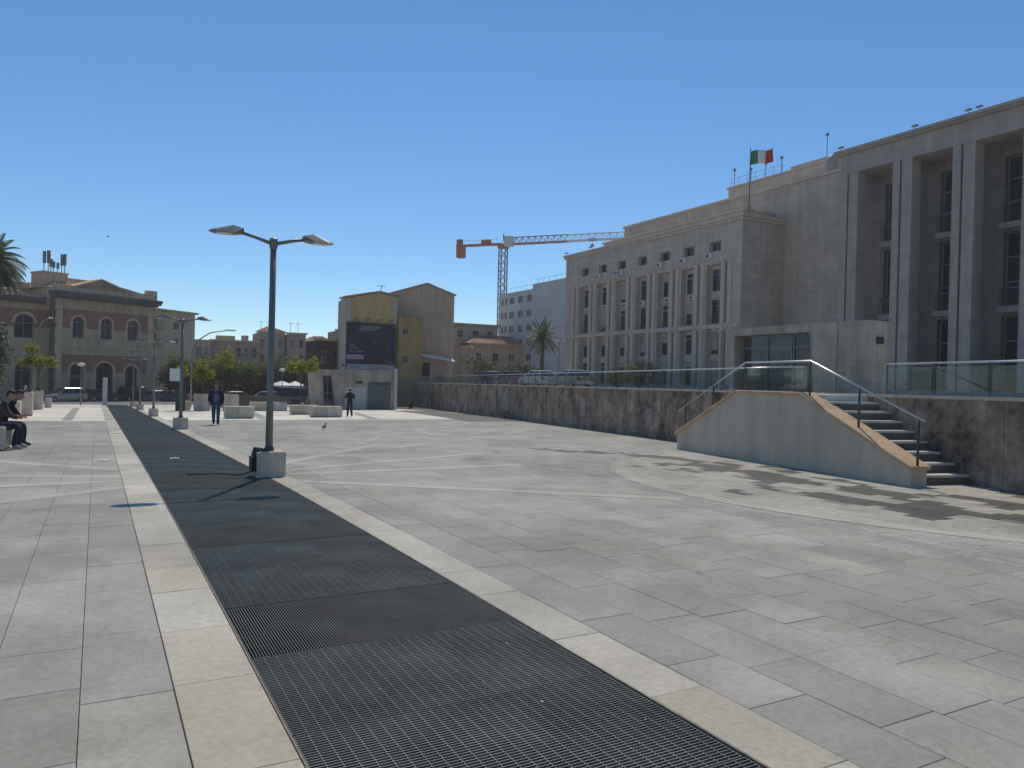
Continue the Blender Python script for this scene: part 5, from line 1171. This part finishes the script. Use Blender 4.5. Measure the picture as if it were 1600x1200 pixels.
def scooter(lab, loc, rz, c):
    t = thing('parked_scooter', lab, 'scooter', loc, rz, 'parked scooters')
    for x in (-.6, .62): mb = MB(); mb.lathe([(.12, -.055), (.22, -.055), (.25, 0), (.22, .055), (.12, .055)], 16, (x, 0, .25), 'y'); mb.build('wheel', M['tyre'], t)
    mb = MB(); mb.cbox(-.85, -.05, -.17, .17, .42, .72, .06); mb.box(-.1, .4, -.14, .14, .26, .34); mb.build('body', c, t); mb = MB(); mb.add([(.38, -.2, .3), (.38, .2, .3), (.55, .15, .95), (.55, -.15, .95), (.46, -.2, .3), (.46, .2, .3), (.62, .15, .95), (.62, -.15, .95)], [(0,1,2,3),(7,6,5,4),(0,4,5,1),(1,5,6,2),(2,6,7,3),(3,7,4,0)]); mb.build('leg_shield', c, t)
    mb = MB(); mb.cbox(-.8, .0, -.15, .15, .72, .82, .03); mb.build('seat', M['black'], t); mb = MB(); mb.tube([(.5, -.3, 1.05), (.58, 0, 1.0), (.5, .3, 1.05)], .025, 6); mb.tube([(.58, 0, 1.0), (.64, 0, .3)], .03, 6); mb.build('handlebar', M['antenna'], t); mb = MB(); mb.box(.6, .66, -.08, .08, .8, .92); mb.build('headlight', M['headl'], t)
scooter('dark scooter with pale front parked by the fence gate', (25.8, 66.5, gz(0, 66.5)), R(60), P_['dark']); scooter('dark scooter parked between the off road car and the kiosk', (15.6, 66.5, gz(0, 66.5)), R(-30), P_['dark'])
def parasol(lab, loc, r_):
    t = thing('parasol', lab, 'parasol', loc, .4, 'white cafe parasols'); mb = MB(); mb.tube([(0, 0, 0), (0, 0, 2.7)], .03, 6); mb.build('pole', M['ac'], t); mb = MB()
    for k in range(8): a, b = k*math.pi/4, (k+1)*math.pi/4; mb.add([(0, 0, 2.75), (r_*math.cos(a), r_*math.sin(a), 2.2), (r_*math.cos(b), r_*math.sin(b), 2.2), (r_*math.cos(b), r_*math.sin(b), 2.05), (r_*math.cos(a), r_*math.sin(a), 2.05)], [(0, 1, 2), (1, 4, 3, 2)])
    mb.build('canopy', M['white'], t)
parasol('white parasol above the dark off road car', (19.3, 92, gz(0, 92)), 1.5); parasol('white parasol just left of the kiosk entrance', (21.2, 93.5, gz(0, 93)), 1.3)

# ================================================================== PEOPLE
SK = {'skin': mat('skin', (.42, .25, .18), .08, 12, .55), 'hair_dark': mat('dark_hair', (.03, .024, .02), .3, 30, .6), 'hair_grey': mat('grey_hair', (.38, .37, .36), .2, 30, .7),
      'navy': mat('navy_jacket', (.022, .024, .04), .2, 14, .85, .3), 'jeans': mat('blue_jeans', (.05, .085, .17), .2, 20, .9, .3), 'shirt': mat('blue_grey_shirt', (.14, .16, .27), .15, 14, .9, .2), 'black': mat('black_cloth', (.022, .022, .026), .2, 14, .9, .3),
      'brown': mat('brown_jacket', (.075, .055, .045), .25, 12, .85, .3), 'trousers': mat('dark_blue_trousers', (.028, .035, .055), .2, 16, .9, .3), 'shoe': mat('dark_shoe', (.03, .025, .022), .2, 10, .6), 'cap': mat('pale_cap', (.55, .55, .54), .1, 10, .85), 'shoe_l': mat('grey_shoe', (.3, .3, .3), .2, 10, .7), 'maroon': mat('maroon_top', (.16, .045, .04), .2, 12, .9, .2)}
def person(lab, loc, rz, J, wear, hair='hair_dark', cap=False, lean=0.0, scale=1.0, prop=None):
    """J: joints in metres, person faces local +y. One skinned body mesh; clothing zones by nearest limb."""
    t = thing('person', lab, 'person', loc, rz, 'people on the plaza'); t.scale = (scale,)*3
    names = [n for n in J if n not in ('head', 'look')]; idx = {n: i for i, n in enumerate(names)}
    E_ = [('pelvis', 'belly', 'top'), ('belly', 'chest', 'top'), ('chest', 'neck', 'top'), ('neck', 'headlow', 'skin')]
    for s in 'LR': E_ += [('pelvis', 'hip'+s, 'leg'), ('hip'+s, 'knee'+s, 'leg'), ('knee'+s, 'ankle'+s, 'leg'), ('ankle'+s, 'toe'+s, 'shoe'), ('chest', 'sh'+s, 'arm'), ('sh'+s, 'elb'+s, 'arm'), ('elb'+s, 'wri'+s, 'arm'), ('wri'+s, 'palm'+s, 'skin')]
    rad = {'pelvis': (.165, .125), 'belly': (.16, .12), 'chest': (.185, .125), 'neck': (.062, .062), 'headlow': (.06, .06), 'hip': (.115, .115), 'knee': (.085, .085), 'ankle': (.066, .066), 'toe': (.042, .034), 'sh': (.088, .088), 'elb': (.064, .064), 'wri': (.046, .046), 'palm': (.042, .026)}
    me = bpy.data.meshes.new('body_cage'); me.from_pydata([J[n] for n in names], [(idx[a], idx[b]) for a, b, _ in E_], [])
    o = bpy.data.objects.new('body_cage', me); COL.objects.link(o); sk = o.modifiers.new('skin', 'SKIN'); sk.use_smooth_shade = True; sk.branch_smoothing = .4
    for i, n in enumerate(names):
        key = n if n in rad else n[:-1]; d = me.skin_vertices[0].data[i]; d.radius = rad[key]; d.use_root = (n == 'pelvis')
    ss = o.modifiers.new('sub', 'SUBSURF'); ss.levels = 1; ss.render_levels = 1
    dg = bpy.context.evaluated_depsgraph_get(); nm = bpy.data.meshes.new_from_object(o.evaluated_get(dg)); bpy.data.objects.remove(o); nm.name = 'body'
    keys = ['top', 'leg', 'arm', 'skin', 'shoe']; nm.materials.clear()
    for k in keys: nm.materials.append(SK[wear.get(k, 'skin')])
    segs = [(Vector(J[a]), Vector(J[b]), c) for a, b, c in E_]
    for p in nm.polygons:
        c = p.center; best = (9, 0)
        for a, b, k in segs:
            ab = b-a; u = max(0, min(1, (c-a).dot(ab)/max(1e-6, ab.length_squared))); d = (c-a-ab*u).length
            if k == 'leg' and (a-b).length < .16: d += .03
            if d < best[0]: best = (d, k)
        p.material_index = keys.index(best[1]); p.use_smooth = True
    # fingers and thumb appended to the same mesh
    V = [tuple(v.co) for v in nm.vertices]; 
    fb = MB()
    for s in 'LR':
        pw, pp = Vector(J['wri'+s]), Vector(J['palm'+s]); d = (pp-pw).normalized(); side = d.cross(Vector((0, 1, .2))).normalized(); inw = side.cross(d)
        for k, (off, ln) in enumerate(((-.027, .065), (-.009, .08), (.009, .075), (.027, .058))):
            b = pp+side*off+d*.015; fb.tube([b, b+d*ln*.5+inw*.008, b+d*ln+inw*.028], .0085, 5, .006)
        sgn = 1 if s == 'L' else -1
        b = pw+d*.03; fb.tube([b, b+(inw*.8+d*.4).normalized()*.045, b+(inw*.6+d).normalized()*.085], .0105, 5, .008)
    fb.build('fingers', SK['skin'], None, True)
    fo = [x_ for x_ in COL.objects if x_.name.startswith('fingers')][-1]
    bo = link('body', nm, None, t)
    # merge fingers into the body mesh
    import bmesh
    bm = bmesh.new(); bm.from_mesh(nm); n0 = len(bm.faces); bm.from_mesh(fo.data); bm.faces.ensure_lookup_table()
    for f in bm.faces[n0:]: f.material_index = 3; f.smooth = True
    bm.to_mesh(nm); bm.free(); bpy.data.objects.remove(fo)
    # head with face
    hc = Vector(J['head']); hd = MB(); hd.ball((0, 0, 0), (.078, .098, .118), 16, 12); hv = []
    for v in hd.v:
        x, y, z = v
        if z < 0: x *= 1-.35*(z/.118)**2; y = y*(1-.12*(z/.118)**2)+.012
        if y > .07 and abs(x) < .02 and -.03 < z < .02: y += .02
        if y > .06 and .012 < abs(x) < .045 and .0 < z < .03: y -= .008
        hv.append((x, y, z))
    hd.v = hv
    for s in (-1, 1): hd.ball((s*.08, 0, -.005), (.012, .026, .034), 6, 4)
    hd.add([(-.012, .093, -.01), (.012, .093, -.01), (.014, .116, -.03), (-.014, .116, -.03), (0, .094, .02)], [(0, 1, 2, 3), (0, 3, 4), (3, 2, 4), (2, 1, 4)])
    h = hd.build('head', SK['skin'], bo, True); h.location = hc; h.rotation_euler = (R(J['look'][0]), 0, R(J['look'][1]))
    hb_ = MB(); hb_.ball((0, -.012, .022), (.086, .102, .112), 16, 10); keep = [f for f in hb_.f if all(hb_.v[i][2] > .03 or hb_.v[i][1] < -.02 for i in f) and all(hb_.v[i][2] > -.075 for i in f)]
    hb_.f = keep; g = hb_.build('hair', SK[hair], bo, True); g.location = hc; g.rotation_euler = h.rotation_euler
    if cap:
        cb_ = MB(); cb_.ball((0, -.008, .03), (.093, .11, .112), 16, 10); cb_.f = [f for f in cb_.f if all(cb_.v[i][2] > .04 for i in f)]; c_ = cb_.build('cap', SK['cap'], bo, True); c_.location = hc; c_.rotation_euler = h.rotation_euler
        mb = MB(); mb.prism([(-.07, .08), (.07, .08), (.05, .17), (-.05, .17)], 'z', .035, .045); v_ = mb.build('cap_peak', SK['cap'], bo); v_.location = hc; v_.rotation_euler = h.rotation_euler
    mb = MB()
    for s in (-1, 1): mb.ball((s*.03, .088, .012), (.011, .008, .007), 6, 4)
    e = mb.build('eyes', SK['black'], bo, True); e.location = hc; e.rotation_euler = h.rotation_euler
    mb = MB(); mb.box(-.022, .022, .085, .094, -.064, -.056); m_ = mb.build('mouth', SK['maroon'], bo); m_.location = hc; m_.rotation_euler = h.rotation_euler
    return t, bo
def walk(): return {'pelvis': (0, 0, .96), 'belly': (0, .01, 1.12), 'chest': (0, .02, 1.36), 'neck': (0, .03, 1.5), 'headlow': (0, .045, 1.56), 'hipL': (-.095, 0, .92), 'kneeL': (-.09, .14, .52), 'ankleL': (-.085, .16, .09), 'toeL': (-.1, .33, .05), 'hipR': (.095, 0, .92), 'kneeR': (.09, .03, .5), 'ankleR': (.085, -.22, .14), 'toeR': (.09, -.08, .04),
    'shL': (-.2, .02, 1.41), 'elbL': (-.26, -.1, 1.13), 'wriL': (-.25, .0, .9), 'palmL': (-.245, .03, .82), 'shR': (.2, .02, 1.41), 'elbR': (.27, -.01, 1.13), 'wriR': (.26, .14, .93), 'palmR': (.255, .18, .85), 'head': (0, .06, 1.65), 'look': (-8, 5)}
man, mbody = person('man in dark open jacket and blue jeans walking towards the viewer', (4.36, 33.4, gz(0, 33.4)), R(180-8), walk(), {'top': 'shirt', 'leg': 'jeans', 'arm': 'navy', 'shoe': 'shoe'})
mb = MB()                                                      # open jacket
for s in (-1, 1):
    rings = []
    for z, w, d in ((1.46, .12, .1), (1.38, .215, .145), (1.15, .205, .155), (.92, .215, .165), (.82, .225, .17)):
        rings.append([(s*w*math.sin(a), .02-d*math.cos(a) if True else 0, z) for a in np.linspace(0, R(140), 9)])
    o_ = len(mb.v)
    for r_ in rings: mb.v += r_
    for k in range(4):
        for i in range(8): mb.f.append((o_+k*9+i, o_+k*9+i+1, o_+(k+1)*9+i+1, o_+(k+1)*9+i))
jk = mb.build('jacket', SK['navy'], mbody, True); sd = jk.modifiers.new('cloth', 'SOLIDIFY'); sd.thickness = .012
def stand():
    J = walk(); J.update({'kneeL': (-.1, .03, .5), 'ankleL': (-.12, -.02, .09), 'toeL': (-.15, .13, .04), 'kneeR': (.1, .0, .5), 'ankleR': (.13, -.03, .09), 'toeR': (.17, .12, .04), 'elbL': (-.27, .0, 1.14), 'wriL': (-.2, .17, 1.2), 'palmL': (-.15, .22, 1.25), 'elbR': (.27, .0, 1.14), 'wriR': (.18, .2, 1.18), 'palmR': (.12, .25, 1.22), 'look': (-12, 0)}); return J
person('person in dark jacket, jeans and pale cap standing with back turned near the kiosk', (13.12, 43.7, gz(0, 43.7)), R(-12), stand(), {'top': 'black', 'leg': 'trousers', 'arm': 'black', 'shoe': 'shoe'}, cap=True, scale=.95)
def sit(spread=0.0, lean=.12): return {'pelvis': (0, 0, .56), 'belly': (0, .03, .74), 'chest': (0, .03+lean, .98), 'neck': (0, .06+lean*1.4, 1.12), 'headlow': (0, .09+lean*1.5, 1.18), 'hipL': (-.1, .05, .56), 'kneeL': (-.14-spread, .47, .55), 'ankleL': (-.14-spread, .45, .1), 'toeL': (-.15-spread, .63, .05), 'hipR': (.1, .05, .56), 'kneeR': (.13+spread, .45, .56), 'ankleR': (.12+spread, .36, .1), 'toeR': (.14+spread, .54, .05),
    'shL': (-.19, .03+lean, 1.03), 'elbL': (-.24, .16+lean, .79), 'wriL': (-.1, .38, .74), 'palmL': (-.05, .44, .74), 'shR': (.19, .03+lean, 1.03), 'elbR': (.24, .18+lean, .80), 'wriR': (.09, .40, .78), 'palmR': (.04, .46, .79), 'head': (0, .13+lean*1.6, 1.27), 'look': (-24, 0)}
person('seated person in brown jacket and dark trousers at the front of the left bench', (-2.02, 20.9, gz(0, 20.9)-.02), R(-88), sit(.02, .10), {'top': 'brown', 'leg': 'trousers', 'arm': 'brown', 'shoe': 'shoe_l'}, 'hair_dark', scale=1.0)
person('seated person in dark clothes behind the brown jacket on the left bench', (-1.98, 21.6, gz(0, 21.6)-.02), R(-84), sit(.05, .14), {'top': 'black', 'leg': 'black', 'arm': 'black', 'shoe': 'shoe'}, 'hair_dark', scale=1.0)
person('person with grey hair sitting low behind the tall left planter', (-3.5, 49.0, gz(0, 49)+.25), R(-150), sit(.03, .05), {'top': 'navy', 'leg': 'black', 'arm': 'navy', 'shoe': 'shoe'}, 'hair_grey', scale=.95)

# ================================================================== SMALL THINGS
def pigeon(lab, loc, rz, fly=False):
    t = thing('pigeon', lab, 'bird', loc, rz); g = mat('pigeon_grey_'+('fly' if fly else 'walk'), (.09, .095, .11), .3, 20, .7)
    mb = MB(); n = 10; secs = [(-.17, .006, .02, .10), (-.10, .03, .025, .115), (-.03, .058, .055, .125), (.04, .06, .062, .135), (.09, .042, .045, .165), (.115, .028, .03, .205), (.135, .026, .027, .24), (.155, .018, .018, .25), (.165, .006, .006, .25)]
    for x, ry, rz_, zc in secs:
        for k in range(n): a = 2*math.pi*k/n; mb.v.append((x, ry*math.cos(a), zc+rz_*math.sin(a)))
    for i in range(len(secs)-1):
        for k in range(n): mb.f.append((i*n+k, i*n+(k+1) % n, (i+1)*n+(k+1) % n, (i+1)*n+k))
    mb.f += [tuple(range(n)), tuple((len(secs)-1)*n+k for k in range(n))]; mb.build('body', g, t, True)
    mb = MB(); mb.tube([(.16, 0, .248), (.19, 0, .24)], .008, 5, .002); mb.build('beak', M['black'], t)
    for s in (-1, 1):
        mb = MB()
        if fly: mb.add([(.07, s*.04, .15), (.03, s*.34, .22), (-.06, s*.30, .21), (-.06, s*.04, .14)], [(0, 1, 2, 3)])
        else: mb.add([(.06, s*.056, .15), (.02, s*.068, .10), (-.15, s*.03, .1), (-.12, s*.035, .135)], [(0, 1, 2, 3)])
        mb.build('wing', g, t)
        if not fly: mb = MB(); mb.tube([(.0, s*.022, .08), (.005, s*.022, .012), (.04, s*.022, .004)], .005, 5); mb.build('leg', SK['maroon'], t)
pigeon('grey pigeon walking on the grey paving right of the walking man', (7.5, 28.2, gz(0, 28.2)), R(50)); pigeon('small bird flying in the sky above the arcaded building', (.72, 90, 15.4), R(20), True)
def litter(lab, x, y):
    t = MB(); k = 7
    for i in range(k):
        for j in range(5): t.v.append((x+(i-3)*.028+random.uniform(-.006, .006), y+(j-2)*.03+random.uniform(-.008, .008), gz(x, y)+.012+abs(mnoise.noise(Vector((i*.6, j*.8, x))))*.025))
    for i in range(k-1):
        for j in range(4): t.f.append((i*5+j, (i+1)*5+j, (i+1)*5+j+1, i*5+j+1))
    o_ = t.build('paper_litter', M['white'], None); tag(o_, lab, 'litter', 'scraps of paper')
litter('crumpled white paper on the grey paving left of the grating', .16, 17.0); litter('crumpled white paper lying on the grating', 1.44, 17.0)

fl_ = MB()
for _ in range(45):
    x, y = random.choice(((random.uniform(.85, 2.5), random.uniform(2, 22)), (random.uniform(-2, 12), random.uniform(3, 25)), (random.uniform(.4, 2.9), random.uniform(2, 12))))
    z = gz(x, y)+.006; a = random.random()*6; r_ = random.uniform(.004, .012)
    fl_.add([(x+r_*math.cos(a), y+r_*math.sin(a), z), (x+r_*.5*math.cos(a+1.7), y+r_*.5*math.sin(a+1.7), z+.004), (x-r_*math.cos(a), y-r_*math.sin(a), z+.002), (x+r_*.5*math.cos(a-1.7), y+r_*.5*math.sin(a-1.7), z)], [(0, 1, 2, 3)])
fl_.build('ground_litter_flecks', M['white'], None, kind='stuff')

# ================================================================== HAZE (added veil that lifts the dark tones, like window glare)
hz = MB(); hz.box(-260, 330, -60, 260, -6.5, 40)
hm = bpy.data.materials.new('thin_veil_haze'); hm.use_nodes = True; hn = hm.node_tree; hn.nodes.clear()
ho = hn.nodes.new('ShaderNodeOutputMaterial'); pv = hn.nodes.new('ShaderNodeVolumePrincipled'); hn.links.new(pv.outputs[0], ho.inputs['Volume'])
pv.inputs['Color'].default_value = (1.0, .97, .93, 1); pv.inputs['Density'].default_value = .00055; pv.inputs['Anisotropy'].default_value = .35
hz.build('added_veil_haze', hm, None, kind='stuff')
